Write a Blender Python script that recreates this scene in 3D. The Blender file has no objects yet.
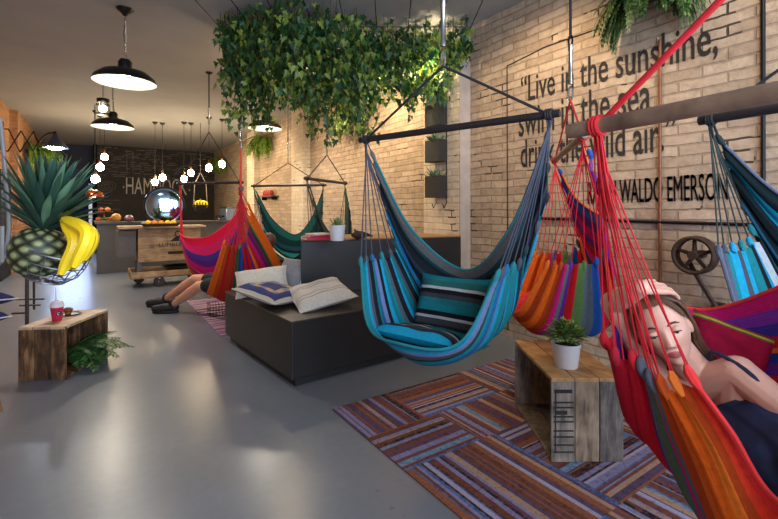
import bpy, bmesh, math, random
from mathutils import Vector, Matrix
random.seed(7)
V = Vector
S = bpy.context.scene
COL = S.collection
PI = math.pi
R = math.radians

# ------------------------------------------------------------------ camera, sky, lights, exposure
F = 430.0; HX, HY = 389.0, 211.0; EYE = 1.25
YAW = math.atan(292 / F); SY, CY = math.sin(YAW), math.cos(YAW)
cam = bpy.data.cameras.new('camera'); co = bpy.data.objects.new('camera', cam); COL.objects.link(co)
co.location = (0, 0, EYE); co.rotation_euler = (PI / 2, 0, -YAW)
cam.sensor_width = 36; cam.lens = F / 778 * 36; cam.shift_y = -48.5 / 778
cam.clip_start = 0.02
S.camera = co
S.view_settings.view_transform = 'Standard'; S.view_settings.look = 'None'
S.view_settings.gamma = 1; S.view_settings.use_curve_mapping = False
S.view_settings.exposure = 0.8
S.cycles.use_denoising = True
S.cycles.max_bounces = 8
S.cycles.sample_clamp_indirect = 4

w = bpy.data.worlds.new('sky'); S.world = w; w.use_nodes = True
w.node_tree.nodes['Background'].inputs[0].default_value = (0.55, 0.68, 0.95, 1)
w.node_tree.nodes['Background'].inputs[1].default_value = 0.9

def area(name, loc, look, sx, sy, power, col):
    l = bpy.data.lights.new(name, 'AREA'); l.shape = 'RECTANGLE'; l.size = sx; l.size_y = sy
    l.energy = power; l.color = col
    o = bpy.data.objects.new(name, l); COL.objects.link(o); o.location = loc
    o.rotation_euler = (V(look) - V(loc)).to_track_quat('-Z', 'Y').to_euler()
    return o
def spot(name, loc, look, power, col, size=100, blend=.6, rad=.05):
    l = bpy.data.lights.new(name, 'SPOT'); l.energy = power; l.color = col
    l.spot_size = R(size); l.spot_blend = blend; l.shadow_soft_size = rad
    o = bpy.data.objects.new(name, l); COL.objects.link(o); o.location = loc
    o.rotation_euler = (V(look) - V(loc)).to_track_quat('-Z', 'Y').to_euler()
    return o
def point(name, loc, power, col, rad=.05):
    l = bpy.data.lights.new(name, 'POINT'); l.energy = power; l.color = col; l.shadow_soft_size = rad
    o = bpy.data.objects.new(name, l); COL.objects.link(o); o.location = loc
    return o
WARM = (1, .76, .48); WHITE = (1, .9, .76); COOL = (.72, .84, 1)
area('shop_window_daylight', (.9, -1.75, 1.75), (.9, 3, 1.3), 4.4, 2.9, 170, COOL)
area('corridor_daylight', (-.75, 19.8, 2.2), (-.75, 12, 1.2), 1.0, 1.6, 30, (.45, .6, 1))  # assumed bluish light deep in the passage, no opening behind it
# added spot lights, no fixtures: an assumed warm wash on the brick wall
WASH = [(2.35, .4, 30), (2.4, 2.2, 55), (2.55, 4.6, 75), (2.3, 6.3, 60), (2.3, 8.8, 50), (2.3, 11.5, 40)]
for (x, y, p) in WASH:
    spot('assumed_wall_wash', (x, y, 3.08), (3.4, y + .25, 1.6), p, WARM, 120, .8, .06)

point('light_behind_ivy', (3.0, 3.66, 2.82), 20, (1, .82, .5), .05)  # assumed wall light, no fixture: gives the bright spot on the pilaster
point('light_behind_ivy', (2.7, 4.3, 2.8), 16, (1, .8, .48), .05)  # added point light, no fixture: lifts the ivy and ceiling from behind
point('light_behind_ivy', (2.2, 5.6, 2.85), 22, (1, .8, .5), .05)  # another added light, farther back, brightening ceiling and leaves

# ------------------------------------------------------------------ helpers
def at(px, py, d):
    """the point seen at a photo pixel, d metres in front of the camera"""
    u = (px - HX) / F
    return V((d * (SY + u * CY), d * (CY - u * SY), EYE - (py - HY) / F * d))
def on_floor(px, py, z=0):
    return at(px, py, (EYE - z) * F / (py - HY))
def at_x(px, py, X):
    u = (px - HX) / F
    return at(px, py, X / (SY + u * CY))
def at_y(px, py, Y):
    u = (px - HX) / F
    return at(px, py, Y / (CY - u * SY))
def lin(c):
    return tuple(((x / 255) / 12.92 if x / 255 <= .04045 else ((x / 255 + .055) / 1.055) ** 2.4) for x in c) + (1,)

def nodes(name):
    m = bpy.data.materials.new(name); m.use_nodes = True
    t = m.node_tree; return m, t, t.nodes['Principled BSDF']
def N(t, typ, **k):
    n = t.nodes.new(typ)
    for a, b in k.items():
        if a in n.inputs: n.inputs[a].default_value = b
        else: setattr(n, a, b)
    return n
def coords(t, kind='Object', scale=(1, 1, 1), rot=(0, 0, 0)):
    c = t.nodes.new('ShaderNodeTexCoord'); m = t.nodes.new('ShaderNodeMapping')
    m.inputs['Scale'].default_value = scale; m.inputs['Rotation'].default_value = rot
    t.links.new(c.outputs[kind], m.inputs[0]); return m.outputs[0]
def ramp(t, fac, stops, interp='LINEAR'):
    r = t.nodes.new('ShaderNodeValToRGB'); r.color_ramp.interpolation = interp
    e = r.color_ramp.elements
    while len(e) < len(stops): e.new(.5)
    for el, (p, c) in zip(e, stops): el.position = p; el.color = c
    t.links.new(fac, r.inputs[0]); return r.outputs[0]
def bump(t, b, h, strength=.3, dist=.01):
    n = t.nodes.new('ShaderNodeBump'); n.inputs['Strength'].default_value = strength
    n.inputs['Distance'].default_value = dist
    t.links.new(h, n.inputs['Height']); t.links.new(n.outputs[0], b.inputs['Normal'])
MC = {}
def plain(name, rgb, rough=.6, metal=0, var=.12, scale=30, bmp=.08, emit=0, trans=0, spec=None):
    if name in MC: return MC[name]
    m, t, b = nodes(name)
    c = lin(rgb)
    n = N(t, 'ShaderNodeTexNoise', Scale=scale, Detail=4.0)
    t.links.new(coords(t), n.inputs['Vector'])
    d = tuple(x * (1 - var) for x in c[:3]) + (1,); l = tuple(min(1, x * (1 + var)) for x in c[:3]) + (1,)
    t.links.new(ramp(t, n.outputs[0], [(.3, d), (.7, l)]), b.inputs['Base Color'])
    b.inputs['Roughness'].default_value = rough; b.inputs['Metallic'].default_value = metal
    if spec is not None: b.inputs['Specular IOR Level'].default_value = spec
    if bmp: bump(t, b, n.outputs[0], bmp, .004)
    if emit:
        b.inputs['Emission Color'].default_value = c; b.inputs['Emission Strength'].default_value = emit
    if trans: b.inputs['Transmission Weight'].default_value = trans
    MC[name] = m; return m
def woodmat(name, dark, mid, light, scale=(3, 3, 22), rough=.6):
    if name in MC: return MC[name]
    m, t, b = nodes(name)
    v = coords(t, 'Object', scale)
    n = N(t, 'ShaderNodeTexNoise', Scale=2.2, Detail=8.0, Roughness=.65, Distortion=.6); t.links.new(v, n.inputs['Vector'])
    n2 = N(t, 'ShaderNodeTexNoise', Scale=9.0, Detail=3.0); t.links.new(coords(t), n2.inputs['Vector'])
    mx = N(t, 'ShaderNodeMath', operation='MULTIPLY_ADD'); mx.inputs[1].default_value = .45
    t.links.new(n2.outputs[0], mx.inputs[0])
    m2 = N(t, 'ShaderNodeMath', operation='MULTIPLY'); m2.inputs[1].default_value = .62
    t.links.new(n.outputs[0], m2.inputs[0]); t.links.new(m2.outputs[0], mx.inputs[2])
    t.links.new(ramp(t, mx.outputs[0], [(.34, lin(dark)), (.5, lin(mid)), (.68, lin(light))]), b.inputs['Base Color'])
    b.inputs['Roughness'].default_value = rough; bump(t, b, n.outputs[0], .35, .004)
    MC[name] = m; return m
def stripes(name, bands, rough=.85, axis=1, rib=260):
    """woven cloth: coloured bands across the UV, thread ribs"""
    if name in MC: return MC[name]
    m, t, b = nodes(name)
    tot = sum(x for x, _ in bands); p = 0; st = []
    for wd, c in bands[:32]: st.append((p / tot, lin(c))); p += wd
    uv = t.nodes.new('ShaderNodeTexCoord'); sp = t.nodes.new('ShaderNodeSeparateXYZ'); t.links.new(uv.outputs['UV'], sp.inputs[0])
    col = ramp(t, sp.outputs[axis], st, 'CONSTANT')
    n = N(t, 'ShaderNodeTexNoise', Scale=60.0, Detail=3.0); t.links.new(coords(t), n.inputs['Vector'])
    mix = N(t, 'ShaderNodeMix', data_type='RGBA', blend_type='MULTIPLY'); mix.inputs[0].default_value = .5
    t.links.new(col, mix.inputs[6]); t.links.new(ramp(t, n.outputs[0], [(.2, (.55, .55, .55, 1)), (.6, (1, 1, 1, 1))]), mix.inputs[7])
    t.links.new(mix.outputs[2], b.inputs['Base Color'])
    b.inputs['Roughness'].default_value = rough
    b.inputs['Specular IOR Level'].default_value = .15
    wv = N(t, 'ShaderNodeTexWave', Scale=rib / 6.28, bands_direction='Y'); t.links.new(uv.outputs['UV'], wv.inputs['Vector'])
    bump(t, b, wv.outputs[1], .25, .002)
    MC[name] = m; return m
def glassmat(name, rgb=(235, 245, 250), rough=.02):
    if name in MC: return MC[name]
    m, t, b = nodes(name)
    b.inputs['Base Color'].default_value = lin(rgb); b.inputs['Roughness'].default_value = rough
    b.inputs['Transmission Weight'].default_value = 1; b.inputs['IOR'].default_value = 1.45
    MC[name] = m; return m
def leafmat(name, dark, mid, light, rough=.45, tr=.15):
    if name in MC: return MC[name]
    m, t, b = nodes(name)
    n = N(t, 'ShaderNodeTexNoise', Scale=9.0, Detail=3.0); t.links.new(coords(t), n.inputs['Vector'])
    g = t.nodes.new('ShaderNodeNewGeometry')
    a = N(t, 'ShaderNodeMath', operation='MULTIPLY_ADD'); a.inputs[1].default_value = .55
    t.links.new(g.outputs['Random Per Island'], a.inputs[0])
    k = N(t, 'ShaderNodeMath', operation='MULTIPLY'); k.inputs[1].default_value = .45
    t.links.new(n.outputs[0], k.inputs[0]); t.links.new(k.outputs[0], a.inputs[2])
    c = ramp(t, a.outputs[0], [(.12, lin(dark)), (.5, lin(mid)), (.88, lin(light))])
    t.links.new(c, b.inputs['Base Color']); b.inputs['Roughness'].default_value = rough
    tl = t.nodes.new('ShaderNodeBsdfTranslucent'); t.links.new(c, tl.inputs[0])
    mx = t.nodes.new('ShaderNodeMixShader'); mx.inputs[0].default_value = tr
    t.links.new(b.outputs[0], mx.inputs[1]); t.links.new(tl.outputs[0], mx.inputs[2])
    t.links.new(mx.outputs[0], t.nodes['Material Output'].inputs[0])
    MC[name] = m; return m

def frame(x, y=None, z=(0, 0, 1)):
    """3x3 matrix with columns x, y, z made orthonormal"""
    z = V(z).normalized(); x = V(x); x = (x - z * x.dot(z)).normalized(); y = z.cross(x)
    return Matrix((x, y, z)).transposed()
def rz(a): return Matrix.Rotation(a, 3, 'Z')

class MB:
    def __init__(s): s.v = []; s.f = []; s.m = []; s.uv = {}
    def add(s, vs, fs, mi=0):
        o = len(s.v); s.v += [V(x) for x in vs]
        for f in fs: s.f.append([i + o for i in f]); s.m.append(mi)
        return o
    def box(s, c, sz, M=None, mi=0):
        c = V(c); h = V(sz) / 2; vs = []
        for i in (-1, 1):
            for j in (-1, 1):
                for k in (-1, 1):
                    p = V((i * h.x, j * h.y, k * h.z)); vs.append(c + (M @ p if M else p))
        s.add(vs, [(0, 1, 3, 2), (4, 6, 7, 5), (0, 4, 5, 1), (2, 3, 7, 6), (0, 2, 6, 4), (1, 5, 7, 3)], mi); return s
    def tube(s, pts, r, n=8, mi=0, caps=True, closed=False):
        pts = [V(p) for p in pts]; k = len(pts)
        rs = r if isinstance(r, (list, tuple)) else [r] * k
        vs = []; up = None
        for i, p in enumerate(pts):
            if closed: tg = pts[(i + 1) % k] - pts[i - 1]
            else: tg = pts[min(i + 1, k - 1)] - pts[max(i - 1, 0)]
            tg = tg.normalized() if tg.length > 1e-9 else V((0, 0, 1))
            if up is None: up = V((0, 0, 1)) if abs(tg.z) < .9 else V((1, 0, 0))
            up = up - tg * up.dot(tg)
            up = up.normalized() if up.length > 1e-6 else tg.orthogonal().normalized()
            b = tg.cross(up)
            for j in range(n):
                a = 2 * PI * j / n; vs.append(p + (up * math.cos(a) + b * math.sin(a)) * rs[i])
        fs = []
        for i in range(k if closed else k - 1):
            i2 = (i + 1) % k
            for j in range(n):
                fs.append((i * n + j, i * n + (j + 1) % n, i2 * n + (j + 1) % n, i2 * n + j))
        if caps and not closed: fs += [tuple(range(n))[::-1], tuple((k - 1) * n + j for j in range(n))]
        s.add(vs, fs, mi); return s
    def lathe(s, prof, c, n=24, M=None, mi=0):
        c = V(c); vs = []
        for (r, z) in prof:
            for j in range(n):
                a = 2 * PI * j / n; p = V((r * math.cos(a), r * math.sin(a), z)); vs.append(c + (M @ p if M else p))
        fs = []
        for i in range(len(prof) - 1):
            for j in range(n): fs.append((i * n + j, i * n + (j + 1) % n, (i + 1) * n + (j + 1) % n, (i + 1) * n + j))
        s.add(vs, fs, mi); return s
    def ell(s, c, r, M=None, nu=16, nv=10, mi=0, fn=None):
        c = V(c); r = V(r) if not isinstance(r, (int, float)) else V((r, r, r)); vs = []; fs = []
        vs.append(V((0, 0, -1)))
        for i in range(1, nv):
            ph = -PI / 2 + PI * i / nv
            for j in range(nu):
                th = 2 * PI * j / nu; vs.append(V((math.cos(ph) * math.cos(th), math.cos(ph) * math.sin(th), math.sin(ph))))
        vs.append(V((0, 0, 1)))
        for j in range(nu): fs.append((0, 1 + (j + 1) % nu, 1 + j))
        for i in range(nv - 2):
            for j in range(nu):
                a = 1 + i * nu; fs.append((a + j, a + (j + 1) % nu, a + nu + (j + 1) % nu, a + nu + j))
        l = len(vs) - 1; a = 1 + (nv - 2) * nu
        for j in range(nu): fs.append((a + j, a + (j + 1) % nu, l))
        out = []
        for p in vs:
            q = V((p.x * r.x, p.y * r.y, p.z * r.z))
            if fn: q = fn(p, q)
            out.append(c + (M @ q if M else q))
        s.add(out, fs, mi); return s
    def quad(s, a, b, c, d, mi=0): s.add([a, b, c, d], [(0, 1, 2, 3)], mi); return s
    def prism(s, poly, z0, z1, mi=0):
        n = len(poly); vs = [V((x, y, z0)) for x, y in poly] + [V((x, y, z1)) for x, y in poly]
        s.add(vs, [tuple(range(n))[::-1], tuple(range(n, 2 * n))] + [(i, (i + 1) % n, n + (i + 1) % n, n + i) for i in range(n)], mi); return s
    def grid(s, rows, mi=0, uvs=None, thick=0):
        """rows: list of equal-length point lists"""
        a, b = len(rows), len(rows[0]); o = len(s.v)
        vs = [p for r in rows for p in r]
        fs = [(i * b + j, i * b + j + 1, (i + 1) * b + j + 1, (i + 1) * b + j) for i in range(a - 1) for j in range(b - 1)]
        s.add(vs, fs, mi)
        if uvs:
            for i in range(a):
                for j in range(b): s.uv[o + i * b + j] = uvs(i / (a - 1), j / (b - 1))
        return s
    def build(s, name, mats, parent=None, smooth=True, bevel=0, angle=42, loc=None, solid=0, subdiv=0):
        me = bpy.data.meshes.new(name)
        base = V((0, 0, 0))
        if parent is not None:
            q = parent
            while q is not None: base += q.location; q = q.parent
        elif loc is not None: base = V(loc)
        me.from_pydata([tuple(p - base) for p in s.v], [], s.f)
        if not isinstance(mats, (list, tuple)): mats = [mats]
        for m in mats: me.materials.append(m)
        me.polygons.foreach_set('material_index', s.m)
        if s.uv:
            L = me.uv_layers.new(name='UVMap')
            for lp in me.loops: L.data[lp.index].uv = s.uv.get(lp.vertex_index, (0, 0))
        if smooth:
            me.polygons.foreach_set('use_smooth', [True] * len(me.polygons)); me.set_sharp_from_angle(angle=R(angle))
        me.update()
        o = bpy.data.objects.new(name, me); COL.objects.link(o)
        if parent is not None: o.parent = parent
        elif loc is not None: o.location = loc
        if solid:
            k = o.modifiers.new('thickness', 'SOLIDIFY'); k.thickness = solid; k.offset = 0
        if bevel:
            k = o.modifiers.new('bevel', 'BEVEL'); k.width = bevel; k.segments = 2; k.limit_method = 'ANGLE'
        if subdiv:
            k = o.modifiers.new('subdiv', 'SUBSURF'); k.levels = subdiv; k.render_levels = subdiv
        return o
def thing(name, label, cat, loc, group=None):
    o = bpy.data.objects.new(name, None); COL.objects.link(o); o.location = loc; o.empty_display_size = .1
    return tag(o, label, cat, group)
def tag(o, label, cat, group=None):
    o['label'] = label; o['category'] = cat
    if group: o['group'] = group
    return o
def struct(o): o['kind'] = 'structure'; return o
def copy_tree(o, parent=None):
    c = o.copy(); COL.objects.link(c)
    if parent is not None: c.parent = parent
    for ch in list(o.children): copy_tree(ch, c)
    return c
def cr(p0, p1, p2, p3, t):
    return .5 * (2 * p1 + (p2 - p0) * t + (2 * p0 - 5 * p1 + 4 * p2 - p3) * t * t + (3 * p1 - p0 - 3 * p2 + p3) * t ** 3)
def spline(pts, n):
    """n points along a smooth curve through pts"""
    k = len(pts) - 1; out = []
    for i in range(n):
        x = i / (n - 1) * k; s = min(int(x), k - 1); t = x - s
        g = lambda j: pts[j] if 0 <= j <= k else (2 * pts[0] - pts[1] if j < 0 else 2 * pts[k] - pts[k - 1])
        out.append(cr(g(s - 1), g(s), g(s + 1), g(s + 2), t))
    return out
def text_mesh(body, size=1, bold=0):
    c = bpy.data.curves.new('lettering', 'FONT'); c.body = body; c.size = size; c.resolution_u = 3
    c.extrude = .001; c.offset = bold
    o = bpy.data.objects.new('lettering', c); COL.objects.link(o)
    bpy.context.view_layer.update()
    dg = bpy.context.evaluated_depsgraph_get()
    me = o.evaluated_get(dg).to_mesh()
    vs = [v.co.copy() for v in me.vertices]; fs = [tuple(p.vertices) for p in me.polygons]
    bpy.data.objects.remove(o); bpy.data.curves.remove(c)
    return vs, fs
def lay_text(mb, body, origin, xdir, ydir, width, height, mi=0, bold=0):
    """fit lettering to a box on a surface; height is the full ink height"""
    vs, fs = text_mesh(body, 1, bold)
    x0 = min(v.x for v in vs); x1 = max(v.x for v in vs); y0 = min(v.y for v in vs); y1 = max(v.y for v in vs)
    xd = V(xdir).normalized(); yd = V(ydir).normalized(); nd = xd.cross(yd)
    mb.add([V(origin) + xd * ((v.x - x0) / (x1 - x0) * width) + yd * ((v.y - y0) / (y1 - y0) * height) + nd * (.002 + v.z) for v in vs], fs, mi)
# ------------------------------------------------------------------ the room
CEIL = 3.28; WX = 3.40; PX = 3.25; BY = 15.9; LX = -1.45

def brick_material(name, c1, c2, mortar, rough=.85, dirt=.5):
    m, t, b = nodes(name)
    geo = t.nodes.new('ShaderNodeTexCoord')
    sp = t.nodes.new('ShaderNodeSeparateXYZ'); t.links.new(geo.outputs['Object'], sp.inputs[0])
    ad = N(t, 'ShaderNodeMath', operation='ADD'); t.links.new(sp.outputs[0], ad.inputs[0]); t.links.new(sp.outputs[1], ad.inputs[1])
    cb = t.nodes.new('ShaderNodeCombineXYZ'); t.links.new(ad.outputs[0], cb.inputs[0]); t.links.new(sp.outputs[2], cb.inputs[1])
    wob = N(t, 'ShaderNodeTexNoise', Scale=5.0, Detail=3.0); t.links.new(geo.outputs['Object'], wob.inputs['Vector'])
    vm = N(t, 'ShaderNodeVectorMath', operation='MULTIPLY_ADD'); vm.inputs[1].default_value = (.03, .03, .03)
    t.links.new(wob.outputs[1], vm.inputs[0]); t.links.new(cb.outputs[0], vm.inputs[2])
    br = N(t, 'ShaderNodeTexBrick', Scale=1.0)
    br.inputs['Color1'].default_value = lin(c1); br.inputs['Color2'].default_value = lin(c2); br.inputs['Mortar'].default_value = lin(mortar)
    br.inputs['Mortar Size'].default_value = .009; br.inputs['Mortar Smooth'].default_value = .45
    br.inputs['Brick Width'].default_value = .29; br.inputs['Row Height'].default_value = .075
    t.links.new(vm.outputs[0], br.inputs['Vector'])
    n = N(t, 'ShaderNodeTexNoise', Scale=14.0, Detail=6.0, Roughness=.65); t.links.new(geo.outputs['Object'], n.inputs['Vector'])
    mx = N(t, 'ShaderNodeMix', data_type='RGBA', blend_type='MULTIPLY'); mx.inputs[0].default_value = dirt
    t.links.new(br.outputs[0], mx.inputs[6]); t.links.new(ramp(t, n.outputs[0], [(.3, (.34, .31, .29, 1)), (.5, (.8, .78, .76, 1)), (.66, (1, 1, 1, 1))]), mx.inputs[7])
    # open, unfilled joints here and there
    n2 = N(t, 'ShaderNodeTexNoise', Scale=2.6, Detail=3.0); t.links.new(cb.outputs[0], n2.inputs['Vector'])
    g = N(t, 'ShaderNodeMath', operation='GREATER_THAN'); g.inputs[1].default_value = .63; t.links.new(n2.outputs[0], g.inputs[0])
    g2 = N(t, 'ShaderNodeMath', operation='GREATER_THAN'); g2.inputs[1].default_value = .75; t.links.new(br.outputs[1], g2.inputs[0])
    ml = N(t, 'ShaderNodeMath', operation='MULTIPLY'); t.links.new(g.outputs[0], ml.inputs[0]); t.links.new(g2.outputs[0], ml.inputs[1])
    m2 = N(t, 'ShaderNodeMix', data_type='RGBA'); t.links.new(ml.outputs[0], m2.inputs[0]); t.links.new(mx.outputs[2], m2.inputs[6])
    m2.inputs[7].default_value = lin((70, 55, 45))
    t.links.new(m2.outputs[2], b.inputs['Base Color']); b.inputs['Roughness'].default_value = rough
    h = N(t, 'ShaderNodeMath', operation='MULTIPLY_ADD'); h.inputs[1].default_value = -1.0
    t.links.new(br.outputs[1], h.inputs[0])
    k = N(t, 'ShaderNodeMath', operation='MULTIPLY'); k.inputs[1].default_value = 1.0; t.links.new(n.outputs[0], k.inputs[0]); t.links.new(k.outputs[0], h.inputs[2])
    bump(t, b, h.outputs[0], .65, .018)
    return m
BRICK = brick_material('pale_brick', (196, 174, 150), (172, 150, 128), (160, 140, 120))
BRICKP = brick_material('paler_brick', (226, 210, 186), (212, 194, 168), (204, 188, 166), dirt=.35)
BRICKL = brick_material('tan_brick', (190, 140, 95), (170, 118, 78), (150, 120, 90))

def floor_material():
    m, t, b = nodes('polished_concrete')
    n = N(t, 'ShaderNodeTexNoise', Scale=1.1, Detail=7.0, Roughness=.62); t.links.new(coords(t), n.inputs['Vector'])
    n2 = N(t, 'ShaderNodeTexNoise', Scale=22.0, Detail=5.0); t.links.new(coords(t), n2.inputs['Vector'])
    mx = N(t, 'ShaderNodeMath', operation='MULTIPLY_ADD'); mx.inputs[1].default_value = .3; t.links.new(n2.outputs[0], mx.inputs[0]); 
    q = N(t, 'ShaderNodeMath', operation='MULTIPLY'); q.inputs[1].default_value = .7; t.links.new(n.outputs[0], q.inputs[0]); t.links.new(q.outputs[0], mx.inputs[2])
    t.links.new(ramp(t, mx.outputs[0], [(.3, lin((104, 109, 118))), (.52, lin((113, 118, 127))), (.72, lin((124, 128, 136)))]), b.inputs['Base Color'])
    t.links.new(ramp(t, mx.outputs[0], [(.3, (.27, .27, .27, 1)), (.7, (.30, .30, .30, 1))]), b.inputs['Roughness'])
    bump(t, b, n2.outputs[0], .03, .003)
    return m
CEILM = plain('ceiling_plaster', (154, 151, 149), .9, var=.05, scale=2, bmp=.02)
CHALK = plain('chalkboard_paint', (46, 42, 40), .8, var=.25, scale=3, bmp=0)
DARKBLUE = plain('dark_blue_paint', (32, 38, 62), .7, var=.1)
BLACK = plain('black_metal', (26, 26, 29), .45, .6, var=.1)
STEEL = plain('steel', (190, 195, 200), .25, 1, var=.05)
PALE = plain('pale_concrete', (172, 160, 150), .85, var=.12, scale=8)

m = MB(); m.box((1.0, 7.5, -.05), (6.2, 25.4, .1)); struct(m.build('floor', floor_material(), smooth=False))
m = MB(); m.box((1.0, 7.5, CEIL + .05), (6.2, 25.4, .1)); struct(m.build('ceiling', CEILM, smooth=False))
m = MB(); m.box((WX + .15, 7.0, CEIL / 2), (.3, 18, CEIL))
WALL = struct(m.build('wall_right', BRICK, smooth=False))
# pilasters
def pil(name, y0, y1):
    m = MB(); m.box(((PX + WX + .02) / 2, (y0 + y1) / 2, CEIL / 2), (WX - PX + .02, y1 - y0, CEIL), mi=0)
    o = struct(m.build(name, BRICKP, smooth=False, bevel=.008)); return o
yp = at_x(459.5, 100, PX).y
pil('wall_pilaster', yp, yp + .62)
# the plastered cheek of the first pilaster
m = MB(); m.box(((PX + WX) / 2 + .003, yp - .006, CEIL / 2), (WX - PX + .01, .012, CEIL)); struct(m.build('trim_1', PALE, smooth=False))
y2 = at_x(303, 150, PX).y; pil('wall_pilaster', y2, y2 + .6)
y3 = at_x(254, 150, PX).y; pil('wall_pilaster', y3, y3 + .6)
m = MB(); m.box((LX - .15, 4.8, CEIL / 2), (.3, 13.2, CEIL)); struct(m.build('wall_left', BRICKL, smooth=False))
m = MB(); m.box((-1.4, 13.85, CEIL / 2), (.16, 4.95, CEIL)); struct(m.build('wall_left_pier', BRICKL, smooth=False))
m = MB(); m.box((1.68, BY + .1, CEIL / 2), (3.55, .2, CEIL)); WBACK = struct(m.build('wall_back', CHALK, smooth=False))
m = MB(); m.box((-.75, 20.1, CEIL / 2), (1.6, .1, CEIL)); m.box((-.05, 18, CEIL / 2), (.1, 4.2, CEIL)); m.box((-1.4, 18.2, CEIL / 2), (.1, 3.8, CEIL))
struct(m.build('wall_corridor', DARKBLUE, smooth=False))
m = MB(); m.box((-.75, 16.3, 2.9), (1.3, .1, .8)); struct(m.build('wall_lintel', DARKBLUE, smooth=False))
# shop front behind the viewer: piers, plinth and transom round the open window
m = MB(); m.box((-1.4, -1.8, CEIL / 2), (.5, .2, CEIL)); m.box((3.3, -1.8, CEIL / 2), (.4, .2, CEIL)); m.box((1, -1.8, .12), (5, .2, .24)); m.box((1, -1.8, 3.24), (5, .2, .12))
struct(m.build('wall_front', plain('front_plaster', (170, 168, 165), .9), smooth=False))
m = MB()
for x in (-1.1, .3, 1.7, 3.05): m.box((x, -1.72, 1.7), (.05, .06, 2.95))
struct(m.build('window_1', BLACK, smooth=False))
# bluish door frame left of the counter
m = MB(); p = at(90.5, 225, 10.3); m.box((p.x, p.y, .95), (.07, .1, 1.9)); struct(m.build('trim_2', plain('blue_white_paint', (150, 165, 200), .5), smooth=False))
m = MB(); m.box((LX + .03, 10.65, 1.0), (.05, 1.0, 2.0)); struct(m.build('door_1', plain('dark_door', (30, 27, 28), .5), smooth=False, bevel=.01))

# lettering painted on the bricks
INK = plain('black_wall_paint', (38, 33, 31), .85, var=.3, scale=25)
m = MB()
def wall_line(body, lx, ly, rx, ry, top, heavy=.006):
    """lx,ly / rx,ry: base line ends in the photo; top: photo y of the ascender at the left end"""
    a = at_x(lx, ly, WX - .004); b = at_x(rx, ry, WX - .004); z1 = at_x(lx, top, WX - .004).z
    d = b - a
    lay_text(m, body, a, d, V((0, 0, 1)) - d.normalized() * d.normalized().z, d.length, z1 - a.z, bold=heavy)
wall_line('\u201cLive in the sunshine,', 521, 107, 718, 59, 77)
wall_line('swim in the sea', 519, 137, 651, 112, 108)
wall_line('drink the wild air.\u201d', 521, 168, 676, 150, 140)
for k in (-.2, .2): wall_line('RALPH WALDO EMERSON', 588 + k, 204, 728 + k, 200, 182, 0)
m.build('lettering', INK, WALL, smooth=False)
# rough painted border round the quotation
m = MB()
def wl(x0, y0, x1, y1, t=.011):
    a = at_x(x0, y0, WX - .004); b = at_x(x1, y1, WX - .004); m.tube([a, b], t * .5, 6)
wl(507, 66, 508, 330); wl(507, 66, 545, 47, .012); wl(545, 47, 600, 28, .012)
m.build('painted_border', INK, WALL, smooth=False)

# chalk drawing on the dark end wall
m = MB(); CH = plain('chalk', (185, 180, 172), .95, var=.3, scale=40)
CHF = plain('faint_chalk', (104, 99, 94), .95, var=.4, scale=40)
def cb(px, py): return at_y(px, py, BY - .006)
def chalk_stroke(pts, r=.012, mi=0): m.tube([cb(*p) for p in pts], r, 4, mi)
a = cb(126, 194); b = cb(187, 196.5); lay_text(m, 'HAMMOCK', a, (1, 0, 0), (0, 0, 1), b.x - a.x, cb(126, 177).z - a.z)
chalk_stroke([(123, 187), (124, 187)], .03); chalk_stroke([(189, 190), (190, 190)], .03)
for k in range(14):
    y = 147 + k * 2.15
    x = 97 + random.random() * 4
    while x < 207:
        L_ = 3 + random.random() * 9
        yy = y + (x - 97) * .075
        if random.random() < .62: chalk_stroke([(x, yy), (x + L_ * .5, yy + random.uniform(-.4, .4)), (x + L_, yy + .3)], .017, 1)
        x += L_ + 1.5 + random.random() * 2
for rad in (9, 6, 3): chalk_stroke([(107 + rad * math.cos(q * .3), 186 + rad * .55 * math.sin(q * .3)) for q in range(22)], .012, 1)
for k in range(5): chalk_stroke([(97, 197 + k * 3), (97 + 8 + random.random() * 16, 197.4 + k * 3)], .011, 1)
for q in ((127, 150, 127, 173), (133, 152, 133, 172)): chalk_stroke([(q[0], q[1]), (q[2], q[3])], .014, 1)
m.build('chalk_writing', [CH, CHF], WBACK, smooth=False)

# pipes on the brick wall
def pipe(name, pts, r, mat, label):
    m = MB(); m.tube([V((p.x - r - .004, p.y, p.z)) for p in pts], r, 10)
    for p in pts[:-1]:
        for t_ in (.3, .75):
            q = p.lerp(pts[pts.index(p) + 1], t_)
    o = m.build(name, mat); tag(o, label, 'pipe'); return o
COPPER = plain('copper', (128, 78, 48), .5, .3, var=.2)
yc = at_x(661, 100, WX).y
pipe('copper_pipe', [V((WX, yc, at_x(661, 40, WX).z)), V((WX, yc, at_x(661, 285, WX).z))], .011, COPPER, 'thin copper pipe running down the brick wall through the quotation')
ycd = at_x(764, 100, WX).y
pipe('conduit', [V((WX, ycd, 2.75)), V((WX, ycd, .1))], .012, BLACK, 'upright black conduit on brick wall right of the lettering')
a = at_x(530, 218, WX); b = at_x(770, 223, WX)
pipe('conduit', [a, V((WX, b.y, a.z - .02))], .012, BLACK, 'level black conduit on brick wall below the author name')
# socket box
p = at_x(655, 291, WX); t = thing('socket_box', 'small black and white socket box on brick wall under copper pipe', 'socket', (WX, p.y, p.z))
m = MB(); m.box((WX - .03, p.y, p.z), (.06, .1, .11)); m.build('box', BLACK, t, bevel=.006)
m = MB(); m.box((WX - .063, p.y - .02, p.z), (.008, .05, .1)); m.build('face_plate', plain('white_plastic', (225, 225, 225), .4), t, bevel=.002)
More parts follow.
